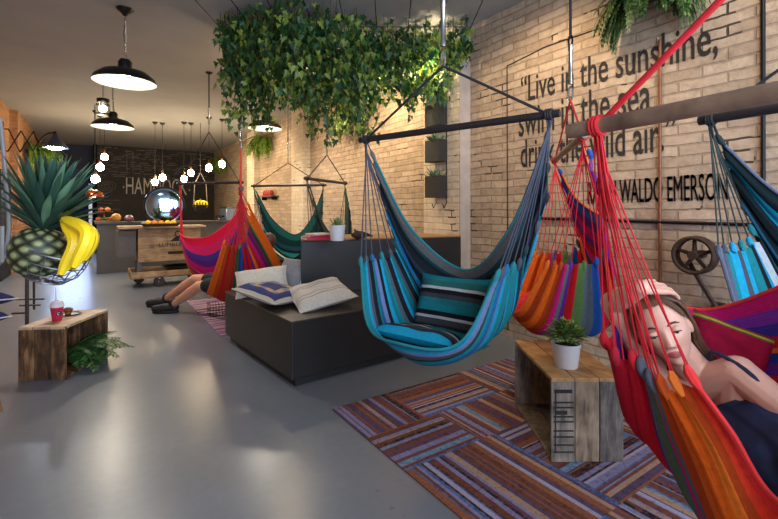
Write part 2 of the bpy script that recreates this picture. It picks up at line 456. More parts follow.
# old belt pulley on the wall
p = at_x(703, 254, WX); t = thing('iron_pulley', 'rusty iron belt pulley wheel fixed to brick wall', 'wheel', (WX, p.y, p.z))
RUST = plain('rusty_iron', (70, 52, 44), .7, .5, var=.35, scale=20)
c = V((WX - .13, p.y, p.z)); rad = .115
m = MB()
for k, xx in enumerate((-.03, .03)):
    m.tube([c + V((xx, rad * math.cos(q * PI / 16), rad * math.sin(q * PI / 16))) for q in range(32)], .014, 6, closed=True)
m.lathe([(rad - .014, -.03), (rad + .004, -.03), (rad + .004, .03), (rad - .01, .03)], c, 32, frame((0, 1, 0), z=(1, 0, 0)))
m.build('rim', RUST, t)
m = MB()
for k in range(5):
    q = k * 2 * PI / 5 + .3; m.tube([c, c + V((0, rad * math.cos(q), rad * math.sin(q)))], [.016, .01], 6)
m.build('spokes', RUST, t)
m = MB(); m.tube([c + V((-.05, 0, 0)), V((WX, c.y, c.z))], .028, 12); m.build('hub', RUST, t)
m = MB(); m.tube([c + V((.06, .06, -.05)), c + V((.06, -.02, -.2)), c + V((.06, -.1, -.34))], .016, 6); m.box(c + V((.1, -.1, -.34)), (.07, .06, .06)); m.build('bracket', RUST, t)

# ------------------------------------------------------------------ black seating steps (turned a little off the room's axis)
D4 = math.atan(339 / F) - YAW
PM = rz(D4)
PLY = plain('black_stained_board', (27, 25, 25), .45, var=.25, scale=6, bmp=.05)
PLIN = plain('black_plinth', (24, 22, 22), .6)
TOPW = plain('dark_brown_top', (58, 50, 44), .45, var=.2, scale=6)
c0 = on_floor(291.9, 321.9, .478)
ex = PM @ V((1, 0, 0)); ey = PM @ V((0, 1, 0))
def pl(a, b, z): return V((c0.x, c0.y, 0)) + ex * a + ey * b + V((0, 0, z))
def poly(pts): return [(pl(a, b, 0).x, pl(a, b, 0).y) for a, b in pts]
LD = 1.45
rt = lambda b: (WX - .02 - (c0.x + ey.x * b)) / ex.x
b1 = (yp - .03 - c0.y - ex.y * (WX - .02 - c0.x) / ex.x) / (ey.y - ex.y * ey.x / ex.x)
t = thing('bench_platform', 'low black wooden platform bench along brick wall carrying cushions', 'bench', pl(.8, .7, 0))
rp = .0
R0 = (PX - .03 - c0.x) / ex.x
m = MB(); m.prism(poly([(.05, .05), (R0 - .1, .05), (R0 - .1, LD), (.05, LD)]), 0, .07); m.build('plinth', PLIN, t, smooth=False)
m = MB(); m.prism(poly([(0, 0), (R0 - .05, 0), (R0 - .05, LD), (0, LD)]), .07, .468); m.build('body', PLY, t, smooth=False, bevel=.004)
m = MB(); m.prism(poly([(-.004, -.004), (R0 - .05, -.004), (R0 - .05, LD), (-.004, LD)]), .4685, .48); m.build('top_board', TOPW, t, smooth=False, bevel=.003)
# upper step: its left end runs away from the viewer
UZ = .985
ua = at(301, 240, (EYE - UZ) * F / (239.8 - HY)); ub = at_x(461, 233.5, PX - .015)
dv = V((ua.x, ua.y, 0)).normalized()
uc = V((ua.x, ua.y, 0)) + dv * .62
t = thing('bench_platform', 'tall black wooden step at the back of the low platform', 'bench', V((2.4, 3.7, .48)))
PUP = [(ua.x, ua.y), (ub.x, min(ub.y, yp - .02)), (PX - .015, uc.y), (uc.x, uc.y)]
m = MB(); m.prism(PUP, .481, UZ - .014); m.build('body', PLY, t, smooth=False, bevel=.004)
m = MB(); m.prism(PUP, UZ - .0135, UZ); m.build('top_board', plain('oak_top', (150, 112, 70), .5), t, smooth=False, bevel=.003)

# ------------------------------------------------------------------ rugs
RUGC = [(96, 58, 44), (132, 82, 58), (78, 62, 84), (118, 108, 140), (60, 84, 124), (150, 120, 90), (42, 34, 40), (104, 62, 60), (84, 120, 150), (150, 140, 160)]
def rugmat(k, c):
    m, t, b = nodes('rug_yarn')
    v = coords(t, 'Object', (1, 1, 1)); n = N(t, 'ShaderNodeTexNoise', Scale=46.0, Detail=6.0, Roughness=.75, Distortion=.4); t.links.new(v, n.inputs['Vector'])
    l = lin(c); cols = lin(random.choice(RUGC))
    t.links.new(ramp(t, n.outputs[0], [(.33, tuple(x * .4 for x in l[:3]) + (1,)), (.48, l), (.6, tuple(.4 * x + .6 * y for x, y in zip(l, cols))), (.7, tuple(min(1, x * 1.6) for x in l[:3]) + (1,))]), b.inputs['Base Color'])
    b.inputs['Roughness'].default_value = .95; b.inputs['Specular IOR Level'].default_value = .15; bump(t, b, n.outputs[0], .6, .006); return m
RUGC = [tuple(min(255, int(x * 1.12)) for x in c) for c in RUGC]
RM = [rugmat(k, c) for k, c in enumerate(RUGC)]
def rug(label, x0, x1, y0, y1, rows, seed, wts, mats, z=.001, h=.008, M=None, o=V((0, 0, 0))):
    rnd = random.Random(seed); m = MB()
    P_ = lambda x, y, zz: (M @ V((x, y, zz)) if M else V((x, y, zz))) + o
    m.add([P_(x0, y0, z), P_(x1, y0, z), P_(x1, y1, z), P_(x0, y1, z), P_(x0, y0, h), P_(x1, y0, h), P_(x1, y1, h), P_(x0, y1, h)],
          [(3, 2, 1, 0), (0, 1, 5, 4), (1, 2, 6, 5), (2, 3, 7, 6), (3, 0, 4, 7)], 0)
    y = y1; r_ = 0
    for (hh, cols, par) in rows:
        yb = max(y - hh, y0); x = x0
        for ci, wd in enumerate(cols):
            xb = min(x + wd, x1)
            if ci == len(cols) - 1: xb = x1
            alongy = (ci + par) % 2 == 0
            p = x if alongy else yb; e = xb if alongy else y; lastc = -1
            while p < e - 1e-4:
                s_ = rnd.choice((.008, .012, .016, .024, .036)); q = min(p + s_, e)
                c = rnd.choices(range(len(mats)), wts)[0]
                if c == lastc: c = (c + 3) % len(mats)
                lastc = c
                if alongy: m.quad(P_(p, yb, h), P_(q, yb, h), P_(q, y, h), P_(p, y, h), c)
                else: m.quad(P_(x, p, h), P_(xb, p, h), P_(xb, q, h), P_(x, q, h), c)
                p = q
            x = xb
        y = yb
    ob = m.build('rug', mats, smooth=False, loc=P_((x0 + x1) / 2, (y0 + y1) / 2, 0))
    return tag(ob, label, 'rug')
rc = on_floor(332, 410)
rug('patchwork rug of brown, rust and lilac striped squares on the concrete floor', rc.x, WX - .25, -.3, rc.y,
    [(.42, [.42, .62, .8, .3], 0), (.36, [.5, .7, .5, .3], 1), (.7, [.62, .6, .5, .4], 0), (.5, [.5, .6, .6, .4], 1), (.5, [.7, .6, .5], 0), (.5, [.5, .6, .6], 1)],
    4, [7, 5, 4, 6, 2.5, 3, 3, 5, 1.5, 3], RM)
RC2 = [(150, 120, 165), (190, 160, 180), (110, 70, 110), (200, 185, 195), (150, 70, 80), (90, 80, 130)]
RM2 = [rugmat(k, c) for k, c in enumerate(RC2)]
a = on_floor(190, 301); b = on_floor(215, 340)
rug('faded lilac and pink striped rug under the seated man', a.x - .05, a.x + 1.0, c0.y + 1.62, a.y, [(.5, [1.2], 1), (.5, [1.2], 1), (.6, [1.2], 1), (.6, [1.2], 1), (.6, [1.2], 1), (.6, [1.2], 1)], 9, [5, 5, 2, 4, 2, 2], RM2)
# ------------------------------------------------------------------ hammock chairs
BARW = plain('dark_bar', (40, 36, 38), .4, var=.2)
WOOD = woodmat('pole_wood', (82, 64, 52), (116, 94, 78), (148, 124, 104), (2, 2, 2), .4)
ROPEB = plain('black_rope', (34, 34, 38), .8)
ROPER = plain('red_rope', (196, 22, 36), .75, var=.2)
ROPEG = plain('slate_cord', (62, 66, 82), .8)
ROPET = plain('dark_green_cord', (40, 52, 50), .8)
def sag(a, b, s, n=7):
    return [V(a).lerp(V(b), i / (n - 1)) - V((0, 0, s * math.sin(PI * i / (n - 1)))) for i in range(n)]
def auto_grid(A, B, front, zl, zs, zb=None, zh=None, rd=1.0, la=.8, lb=None):
    lb = lb or la
    c = (A + B) / 2; e = B - A; L = V((e.x, e.y, 0)).length; e = V((e.x, e.y, 0)).normalized(); f = V(front); f = (f - e * f.dot(e)); f.z = 0; f.normalize()
    zbar = c.z; zb = zb or zs + .5; zh = zh or zs + .15
    def p(a, fx, z): q = c + e * (a * L / 2) + f * fx * rd; return V((q.x, q.y, z + ((B.z - A.z) * a / 2 if z > zl else 0)))
    rows = [
        (.97, (-.03, -.12, -.24), (zbar - .1, (zbar - .1) * .36 + zb * .64, zb)),
        (.9, (-.12, -.22, -.30), (zl + (zbar - zl) * .42, (zb + zs) * .5 + .1, (zb + zs) * .5)),
        (la, (-.14, -.22, -.22), (zl + .04, zs + .17, zs + .05)),
        (la, (.04, .12, .2), (zl, zs + .12, zs)),
        (la, (.17, .33, .42), (zl - .01, zs * .45 + zh * .55 + (zl - zh) * .3, zh)),
    ]
    g = []
    for (sa, fx, zz) in rows:
        sb = sa * lb / la if sa == la else sa
        g.append([p(-sa, fx[0], zz[0]), p(-sa * .58, fx[1], zz[1]), p(0, fx[2], zz[2]), p(sb * (.58 if sb == sa else .72), fx[1], zz[1]), p(sb, fx[0], zz[0])])
    return g
def hammock(label, A, B, g, bands, cordmat, barmat, barr=.022, apex=None, ropemat=None, ropeb=.008, nc=9, group=None, cordr=.0035, spring=True, folds=.016, matname=None, over=.05, nfold=9, bundle=0, ceil_rope=None):
    A = V(A); B = V(B); c = (A + B) / 2
    if apex is None: apex = c + V((0, 0, .36))
    apex = V(apex)
    t = thing('hammock_chair', label, 'hammock', V((c.x, c.y, CEIL)), group)
    e = (B - A).normalized()
    m = MB(); m.tube([A - e * over, A - e * over * .98, B + e * over * .98, B + e * over], [barr * .8, barr, barr, barr * .8], 14); m.build('spreader_bar', barmat, t)
    for q in (A, B):
        m = MB(); m.tube([apex, q], ropeb, 8); m.build('hanging_rope', ropemat or cordmat, t)
        m = MB()
        for k in range(3): m.tube([q + e * (k - 1) * .011 + (e.orthogonal().normalized() * math.cos(s * PI / 6) + e.cross(e.orthogonal().normalized()) * math.sin(s * PI / 6)) * (barr + .003) for s in range(12)], .0065, 6, closed=True)
        m.build('knot', ropemat or cordmat, t)
    # ceiling suspension
    z = apex.z
    if spring:
        m = MB(); m.tube([apex + V((0, .016 * math.cos(s * PI / 5), .04 + .045 * math.sin(s * PI / 5))) for s in range(10)], .006, 6, closed=True); m.build('carabiner', STEEL, t)
        zs0 = z + .1
        m = MB(); m.lathe([(.002, 0), (.016, .002), (.016, .03), (.013, .035), (.013, .21), (.016, .215), (.016, .25), (.002, .252)], V((apex.x, apex.y, zs0)), 14)
        m.build('suspension_spring', STEEL, t); z = zs0 + .25
        m = MB(); m.tube([V((apex.x, apex.y + .014 * math.cos(s * PI / 5), z + .03 + .035 * math.sin(s * PI / 5))) for s in range(10)], .006, 6, closed=True); m.build('carabiner', BLACK, t); z += .05
    m = MB(); m.tube([V((apex.x, apex.y, z)), V((apex.x, apex.y, CEIL - .02))], .009, 8); m.build('ceiling_rope', ceil_rope or ROPEB, t)
    m = MB(); m.lathe([(.001, -.03), (.02, -.028), (.05, -.008), (.05, 0)], V((apex.x, apex.y, CEIL)), 16); m.build('ceiling_hook', BLACK, t)
    # cloth
    NA, NW = 41, 91
    cols = [spline(row, NA) for row in g]            # 5 rows along the bar
    rows = []
    for i in range(NA):
        rows.append(spline([cols[k][i] for k in range(len(g))], NW))
    out = []
    rnd = random.Random(len(label)); ph = rnd.random() * 6
    for i in range(NA):
        a = i / (NA - 1) * 2 - 1; r = []
        for j in range(NW):
            p = rows[i][j]
            di = rows[min(i + 1, NA - 1)][j] - rows[max(i - 1, 0)][j]; dj = rows[i][min(j + 1, NW - 1)] - rows[i][max(j - 1, 0)]
            n = di.cross(dj)
            n = n.normalized() if n.length > 1e-9 else V((0, 0, 1))
            wv = j / (NW - 1)
            amp = folds * (.18 + .82 * abs(a) ** 1.6)
            f = math.cos(2 * PI * nfold * wv) * .7 + .3 * math.sin(2 * PI * nfold * 2.3 * wv + ph + a * 2)
            # scalloped cut ends: the cloth is drawn in to the loops
            sc = (1 - math.cos(2 * PI * nfold * wv)) * .5
            inward = (rows[1][j] - rows[0][j]) if a < 0 else (rows[NA - 2][j] - rows[NA - 1][j])
            inw = inward.normalized() * sc * .024 * max(0, (abs(a) - .86) / .14) if inward.length > 1e-9 else V((0, 0, 0))
            r.append(p + n * f * amp + inw)
        out.append(r)
    m = MB(); m.grid(out, uvs=lambda u, v_: (u, v_))
    cl = m.build('cloth', stripes((matname or 'hammock') + '_cloth', bands), t, solid=.004, angle=80)
    m = MB(); m.tube([r[-1] for r in out], .007, 6, caps=True); m.tube([r[0] for r in out], .007, 6); m.build('hem', plain((matname or 'hammock') + '_hem', bands[-1][1], .9), cl)
    # cords and loops
    for (i, q) in ((0, A), (NA - 1, B)):
        for k in range(nc):
            j = round((k + .02) / nfold * (NW - 1)) if nc <= nfold + 1 else round(k / (nc - 1) * (NW - 1))
            j = min(j, NW - 1); p = out[i][j]
            inn = (out[2][j] if i == 0 else out[NA - 3][j])
            start = q + e * rnd.uniform(-.012, .012) - V((0, 0, barr))
            pts = [start, start.lerp(p, .12) * .5 + (q - V((0, 0, .1))) * .5 if (p - q).length > .25 else start.lerp(p, .3), p]
            pts = spline([start, pts[1], p], 7)
            m = MB(); m.tube(pts, cordr, 5); cd = m.build('cord', cordmat, t)
            d = (p - pts[-2]).normalized()
            bi = min(int((j / (NW - 1)) * 1000), 999); acc = 0; tot = sum(x for x, _ in bands); bc = bands[-1][1]
            for wd, cc in bands:
                acc += wd / tot * 1000
                if bi < acc: bc = cc; break
            m = MB(); m.tube([p - d * .03, p - d * .012, p + (inn - p).normalized() * .016, p + (inn - p).normalized() * .04], [.006, .014, .013, .006], 8)
            m.build('loop', plain((matname or 'h') + '_loop_%d_%d_%d' % bc, bc, .9), cd)
    if bundle:
        q = A - V((0, 0, barr))
        m = MB()
        for k in range(bundle):
            tgt = out[0][int((k + .5) / bundle * (NW - 1))]
            o_ = V((rnd.uniform(-1, 1), rnd.uniform(-1, 1), 0)) * .012
            m.tube(spline([q + o_, q.lerp(tgt, .35) * .6 + (q - V((0, 0, .25))) * .4 + o_, tgt + o_], 8), cordr * .85, 5)
        m.build('cord_net', cordmat, t)
    return t, out

TEAL = (26, 120, 130); CYAN = (26, 148, 186); GREYB = (70, 76, 86); BLK = (24, 27, 34); LILAC = (104, 118, 158); WHT = (184, 190, 194); BLUE = (28, 98, 150); DGR = (30, 70, 76)
blue = [(5, (96, 98, 100)), (2, DGR), (6, (34, 40, 48)), (3, (40, 52, 66)), (5, (30, 34, 40)), (3, BLUE), (3, CYAN), (2.4, (60, 66, 72)), (2.4, (80, 84, 92)), (3, BLK), (1.4, WHT), (3, TEAL), (3, (34, 60, 70)),
        (3, CYAN), (2.4, BLK), (2.2, GREYB), (3, TEAL), (2, CYAN), (2, BLK), (2, (80, 88, 100)), (3, TEAL), (3, CYAN), (2, BLK), (2, LILAC), (3, BLUE), (3, TEAL), (2.4, BLK), (3, (72, 78, 88)), (2, LILAC), (3, CYAN), (4, TEAL)]
zb = 1.70
A = at(366, 139.5, (zb - EYE) * F / 71.5); B = at(549, 114.5, (zb - EYE) * F / 96.5)
perp = V((B - A)); front = V((perp.y, -perp.x, 0))
hammock('blue, teal and grey striped hammock chair hanging in front of black platform', A, B, auto_grid(A, B, front, .97, .47, .90, .63, la=.801, lb=.66), blue, ROPEG, BARW, .019, at(443, 66, 2.28), ROPEB, .007, 10, cordr=.004, matname='blue_hammock', nfold=9)
BLUE_A, BLUE_B = A, B
# rainbow hammock behind the crate
OR = (226, 100, 26); DOR = (176, 66, 24); RED = (190, 26, 36); GRN = (84, 118, 64); GRY = (88, 100, 112); BL = (30, 80, 160); PUR = (96, 36, 130); MAG = (190, 26, 110); PNK = (222, 40, 110)
rain = [(4, BL), (4, PUR), (4, MAG), (3, PUR), (4, RED), (3, MAG), (4, (40, 70, 130)), (4, PUR), (4, RED), (3, OR), (4, (60, 50, 60)), (5, RED), (4, BL), (4, GRY), (4, GRN), (3, RED), (2, PUR), (2, GRY), (3, MAG), (4, DOR), (5, OR), (4, DOR), (5, OR)]
zb = 1.66
A2 = at(555, 160, (zb - EYE) * F / 51); B2 = at(583, 136, (zb - EYE) * F / 75)
hammock('rainbow striped hammock chair on red cords behind the wooden crate with plant', A2, B2, auto_grid(A2, B2, (-.7, .7, 0), .94, .41, 1.22, .58, la=.62, rd=.95), rain, ROPER, WOOD, .021, at(570.5, 100, 2.75), ROPER, .006, 12, cordr=.003, matname='rainbow_hammock')
# teal hammock at the right edge
zb = 1.68
A3 = at(711, 119, (zb - EYE) * F / 92); dd = at(778, 108, (zb - EYE) * F / 103) - A3; B3 = A3 + dd.normalized() * 1.06
teal = [(4, (24, 40, 44)), (3, CYAN), (8, (26, 40, 44)), (3, (30, 80, 110)), (5, (24, 34, 38)), (3, TEAL), (3, BLK), (2, WHT), (3, CYAN), (2, BLK), (3, TEAL), (3, CYAN), (2, GREYB), (3, (20, 140, 190)), (3, CYAN), (2, GREYB), (3, TEAL), (2, (84, 94, 116))]
hammock('teal and black striped hammock chair at right edge near iron pulley', A3, B3, auto_grid(A3, B3, (-1, 0, 0), 1.09, .55, 1.15, .72, la=.78), teal, ROPET, BARW, .022, (A3 + B3) / 2 + V((0, 0, .34)), ROPEB, .007, 10, cordr=.0035, matname='teal_hammock')
# the ones further back
zb = 1.65
A4 = at(180, 183.5, 6.4); B4 = at(240, 182.5, 6.2)
pinks = [(4, RED), (4, OR), (4, RED), (4, MAG), (4, PUR), (4, (60, 60, 140)), (4, RED), (4, MAG), (3, PUR), (4, RED), (3, (150, 20, 50)), (2, OR), (4, RED), (3, (150, 24, 70)), (1, GRN), (1.5, OR), (3, MAG), (2, (150, 40, 120)), (1, OR), (4, MAG), (3, PUR), (2.5, (70, 60, 150)), (4, PNK), (4, (230, 30, 70))]
G4 = [
    [at(183, 234, 6.5), at(190, 240, 6.75), at(208, 240, 6.8), at(228, 226, 6.6), at(241, 205, 6.3)],
    [at(183, 238, 6.45), at(190, 256, 6.7), at(210, 262, 6.75), at(230, 250, 6.55), at(242, 215, 6.25)],
    [at(182, 242, 6.4), at(192, 272, 6.45), at(213, 283, 6.45), at(232, 266, 6.35), at(243, 228, 6.2)],
    [at(181, 240, 6.3), at(190, 266, 6.15), at(212, 277, 6.1), at(233, 258, 6.1), at(244, 222, 6.1)],
    [at(180, 233, 6.25), at(188, 238, 6.05), at(209, 236, 5.95), at(231, 220, 6.0), at(243, 204, 6.05)],
]
hammock('pink and purple striped hammock chair hanging beside the wooden cart', A4, B4, G4, pinks, ROPER, BARW, .02, at(209, 132, 6.3), ROPEB, .006, 8, cordr=.004, matname='pink_hammock', folds=.012, bundle=9)
zb = 1.48
A5 = at(241, 190.5, 4.45); A5.z = zb; B5 = at(240, 192, 5.45); B5.z = zb
orangey = [(8, OR), (2, GRN), (3, (60, 60, 40)), (4, (110, 30, 90)), (4, MAG), (3, RED), (3, OR), (3, PUR), (4, RED), (4, (150, 24, 40)), (4, RED), (3, PUR), (3, BL), (3, (40, 60, 130)), (3, GRN), (3, (70, 80, 50)), (3, RED), (3, DOR), (4, (170, 50, 30)), (4, RED), (4, DOR), (6, OR)]
G5 = [
    [at(249, 205, 4.52), at(266, 236, 4.78), at(281, 264, 4.98), at(266, 236, 5.22), at(247, 208, 5.4)],
    [at(247, 237, 4.46), at(262, 266, 4.64), at(272, 289, 4.9), at(270, 264, 5.25), at(252, 232, 5.42)],
    [at(243, 245, 4.46), at(248, 290, 4.66), at(250, 304, 4.94), at(250, 288, 5.2), at(246, 246, 5.4)],
    [at(236, 246, 4.50), at(228, 294, 4.70), at(226, 302, 4.95), at(228, 292, 5.2), at(236, 246, 5.4)],
    [at(224, 243, 4.50), at(213, 276, 4.68), at(207, 294, 4.93), at(213, 276, 5.18), at(224, 243, 5.4)],
]
hammock('orange and red striped hammock chair with man sitting in it', A5, B5, G5, orangey, ROPER, BARW, .02, at(241, 150, 4.95), ROPER, .008, 12, cordr=.004, matname='orange_hammock', bundle=14, folds=.014)
A6 = at(254, 186, 7.0); B6 = at(323, 185.5, 6.7); B6.z = A6.z
tealb = [(5, (40, 110, 105)), (5, (24, 60, 60)), (4, (30, 70, 90)), (3, (24, 36, 40)), (4, TEAL), (3, (24, 40, 44)), (1.5, (200, 190, 160)), (4, (24, 60, 64)), (4, (40, 170, 165)), (3, DGR), (3, (24, 34, 38)), (4, DGR), (4, BLK)]
hammock('dark teal striped hammock chair hanging farthest along the brick wall', A6, B6, auto_grid(A6, B6, (-.65, -.75, 0), .82, .40, .86, .52, la=.85), tealb, ROPET, BARW, .018, at(288, 163, 6.9), ROPEB, .007, 8, cordr=.004, matname='dark_teal_hammock', folds=.012)
A7 = at(307, 178.5, 5.33); B7 = at(345, 182.5, 6.25); B7.z = A7.z
green = [(4, (50, 70, 64)), (4, (24, 34, 34)), (4, (30, 44, 44)), (3, (50, 66, 50)), (5, (24, 30, 32)), (4, (34, 50, 50)), (4, (24, 30, 32)), (4, (40, 56, 50)), (4, (24, 34, 34))]
hammock('nearly black green hammock chair hanging behind the tall black step', A7, B7, auto_grid(A7, B7, (-.7, .7, 0), .75, .45, .8, .58, la=.7), green, ROPET, BARW, .02, at(327, 155, 5.75), ROPEB, .007, 8, cordr=.004, matname='green_hammock', folds=.012, ceil_rope=plain('pale_rope', (190, 180, 165), .8))

# the near hammock with the woman: its pole, ropes and cords
A8 = at(598, 126, 1.29); pr = at(778, 82, .92); pr.z = A8.z
B8 = A8 + (pr - A8).normalized() * 1.1
near = [(3, MAG), (2.5, (120, 50, 160)), (2.5, (60, 50, 150)), (2, RED), (1, OR), (2, (40, 50, 130)), (2.5, PUR), (8, (190, 20, 40)), (9, (160, 14, 36)), (8, (196, 24, 44)), (2, PUR), (2, MAG), (2.5, GRY), (2, GRN), (2, GRY), (3, MAG), (2, GRY), (3, DOR), (4, OR), (2, (200, 84, 20)), (4, OR), (4, (232, 120, 40)), (3, DOR), (3, (226, 60, 40)), (3, (220, 50, 50))]
G8 = [
    [at(622, 292, 1.58), at(662, 301, 1.66), at(720, 308, 1.60), V((1.75, .22, 1.15)), V((1.42, -.12, 1.32))],
    [at(608, 346, 1.34), at(634, 412, 1.50), V((1.82, .52, .62)), V((1.72, .12, .70)), V((1.42, -.15, 1.05))],
    [at(640, 360, 1.28), at(666, 462, 1.38), at(722, 520, 1.3), V((1.42, .02, .40)), V((1.28, -.16, .97))],
    [at(660, 384, 1.22), at(694, 456, 1.13), at(765, 600, .98), V((1.14, .04, .45)), V((1.12, -.16, .95))],
    [at(693, 376, 1.13), at(731, 430, 1.04), at(780, 503, .96), V((1.06, .06, .68)), V((.98, -.14, .98))],
]
KN = A8.lerp(B8, .055 * 1.9)
hammock('near red and orange hammock chair on thick round pole, woman lying in it', A8, B8, G8, near, ROPER, WOOD, .024, (A8 + B8) / 2 + V((0, 0, .42)), ROPER, .009, 10, cordr=.0026, matname='near_hammock', bundle=12, folds=.012, nfold=9, over=.10)
# ------------------------------------------------------------------ wooden crates
GW = [woodmat('weathered_wood_%s' % n, a, b, c, (17, 17, 2.6)) for n, a, b, c in (('grey', (34, 29, 26), (112, 100, 90), (160, 148, 134)), ('brown', (38, 28, 21), (118, 98, 78), (160, 140, 116)), ('dark', (32, 28, 27), (80, 72, 66), (124, 114, 104)))]
HW = [woodmat('honey_wood_%s' % n, a, b, c, (14, 3, 3)) for n, a, b, c in (('a', (110, 72, 38), (166, 122, 74), (196, 156, 104)), ('b', (96, 62, 34), (150, 106, 62), (186, 144, 92)))]
BW = [woodmat('burnt_wood_%s' % n, a, b, c, (17, 17, 2.6)) for n, a, b, c in (('a', (20, 12, 8), (84, 58, 36), (150, 112, 74)), ('b', (20, 12, 8), (62, 42, 26), (108, 78, 50)))]
LW = [woodmat('light_plank_%s' % n, a, b, c, (3, 14, 3)) for n, a, b, c in (('a', (128, 98, 70), (188, 160, 130), (214, 192, 164)), ('b', (110, 80, 56), (168, 136, 106), (200, 174, 144)))]
def crate(name, label, cat, O, X, Y, w, l, h, top, end, inner, open_side):
    """O: floor corner nearest the viewer; X across the end, Y along the length; one long side is open"""
    M = frame(X, z=(0, 0, 1)); th = .02
    y_ = 1 if (M @ V((0, 1, 0))).dot(Y) > 0 else -1
    P = lambda a, b, z: V(O) + M @ V((a, b * y_, z))
    t = thing(name, label, cat, P(w / 2, l / 2, 0))
    rnd = random.Random(len(label))
    def planks(name, axis, n, c0, span, fixed, mats, other):
        m = MB(); p = 0; ws = [1 + rnd.uniform(-.12, .12) for _ in range(n)]; s = sum(ws)
        for k in range(n):
            wd = ws[k] / s * span; gap = .0035
            cc, sz = fixed(c0 + p + wd / 2, wd - gap)
            jz = rnd.uniform(-.0015, .0015)
            m.box(P(*cc) + V((0, 0, 0)), V(sz) + V((jz, jz, jz)), M, k % len(mats)); p += wd
        return m.build(name, mats, t, smooth=False, bevel=.0025)
    planks('end_panel', 0, 3, 0, w, lambda a, s: ((a, th / 2, h / 2), (s, th, h - .002)), end, 0)
    planks('end_panel', 0, 3, 0, w, lambda a, s: ((a, l - th / 2, h / 2), (s, th, h - .002)), end, 0)
    planks('top_panel', 0, 3, 0, w, lambda a, s: ((a, l / 2, h - th / 2 + .001), (s, l + .004, th)), top, 0)
    planks('bottom_panel', 0, 3, .004, w - .008, lambda a, s: ((a, l / 2, th / 2 + .002), (s, l - 2 * th - .004, th)), inner, 0)
    bx = w - th / 2 if open_side == 'low' else th / 2
    planks('back_panel', 0, 4, th + .006, h - 2 * th - .012, lambda a, s: ((bx, l / 2, a), (th, l - 2 * th - .004, s)), inner, 0)
    return t, P
o = on_floor(551, 464); xr = on_floor(622, 464) - o; yb = on_floor(517, 407) - o
o.z = .009
CR_T, CP = crate('wooden_crate', 'upturned grey wooden crate on patchwork rug with potted plant on top', 'crate', o, xr, yb, .36, .62, .415, HW, GW, GW[1:], 'low')
# printed marks on the near end
m = MB(); MK = plain('stencil_ink', (40, 36, 36), .9, var=.4, scale=60)
M_ = frame(xr); nrm = M_ @ V((0, -1, 0))
for z in (.295, .27, .225, .20, .155, .125, .085, .05): m.box(CP(.062, -.001, z), (.10, .0015, .008), M_)
m.box(CP(.06, -.001, .35), (.09, .0015, .018), M_); m.box(CP(.05, -.001, .245), (.06, .0015, .02), M_)
m.box(CP(.022, -.001, .2), (.006, .0015, .31), M_)
m.build('stencil_marks', MK, CR_T, smooth=False)
o = on_floor(18, 381.5); xr = on_floor(65.3, 380) - o; yb = V((.22, .46, 0))
xr = V((xr.x, xr.y, 0)); n_ = V((-xr.y, xr.x, 0))
CL_T, CLP = crate('wooden_crate', 'brown wooden crate on floor with fern inside and pink cup on top', 'crate', o, xr, n_, xr.length, .56, .395, LW, BW, BW, 'high')

# ------------------------------------------------------------------ leaves
def blade(m, base, d, up, L_, w, curl=.3, n=6, mi=0, fold=.25):
    """a tapering, folded leaf starting at base, heading along d and bending down"""
    d = V(d).normalized(); up = V(up); side = d.cross(up)
    side = side.normalized() if side.length > 1e-5 else d.orthogonal().normalized()
    p = V(base); rows = []
    for i in range(n + 1):
        s = i / n; ww = w * (math.sin(PI * min(1, .12 + s * .88)) ** .8) * (1 if s < 1 else .02) * .5
        nn = side.cross(d).normalized()
        rows.append([p - side * ww + nn * ww * fold, p, p + side * ww + nn * ww * fold])
        d = (d - V((0, 0, 1)) * curl / n).normalized(); p = p + d * (L_ / n)
    m.grid(rows, mi)
def frond(m, base, d, L_, w, droop, n=14, mi=0, leaf=.35):
    d = V(d).normalized(); p = V(base); pts = [p.copy()]
    for i in range(n):
        s = i / n
        d = (d - V((0, 0, droop / n * (1 + s)))).normalized(); q = p + d * (L_ / n)
        side = d.cross(V((0, 0, 1))); side = side.normalized() if side.length > 1e-4 else V((1, 0, 0))
        ll = w * (math.sin(PI * (.12 + .86 * s)) ** .7)
        for sg in (-1, 1):
            tip = p + side * sg * ll + d * ll * .45 - V((0, 0, ll * .2)); k = L_ / n * .46 * (1 if leaf > .3 else .8)
            mid = p.lerp(tip, .5)
            m.add([p, mid + d * k, tip, mid - d * k], [(0, 1, 2, 3)], mi)
        p = q; pts.append(p.copy())
    m.tube(pts, [.0025] * (len(pts) - 1) + [.0008], 4, mi + 1 if False else mi)
POTW = plain('white_glaze', (228, 230, 236), .3, var=.02, bmp=0)
SOIL = plain('soil', (50, 38, 30), .95, var=.3)
def pot(t, c, r0, r1, h, mat=None):
    m = MB(); m.lathe([(.001, .001), (r0 - .004, .001), (r0, .005), (r1, h - .004), (r1 + .003, h), (r1 - .003, h), (r1 - .007, h - .012), (r1 - .008, h - .02)], c, 28); m.build('pot', mat or POTW, t)
    m = MB(); m.lathe([(.001, h - .018), (r1 - .006, h - .02)], c, 20); m.build('soil', SOIL, t)
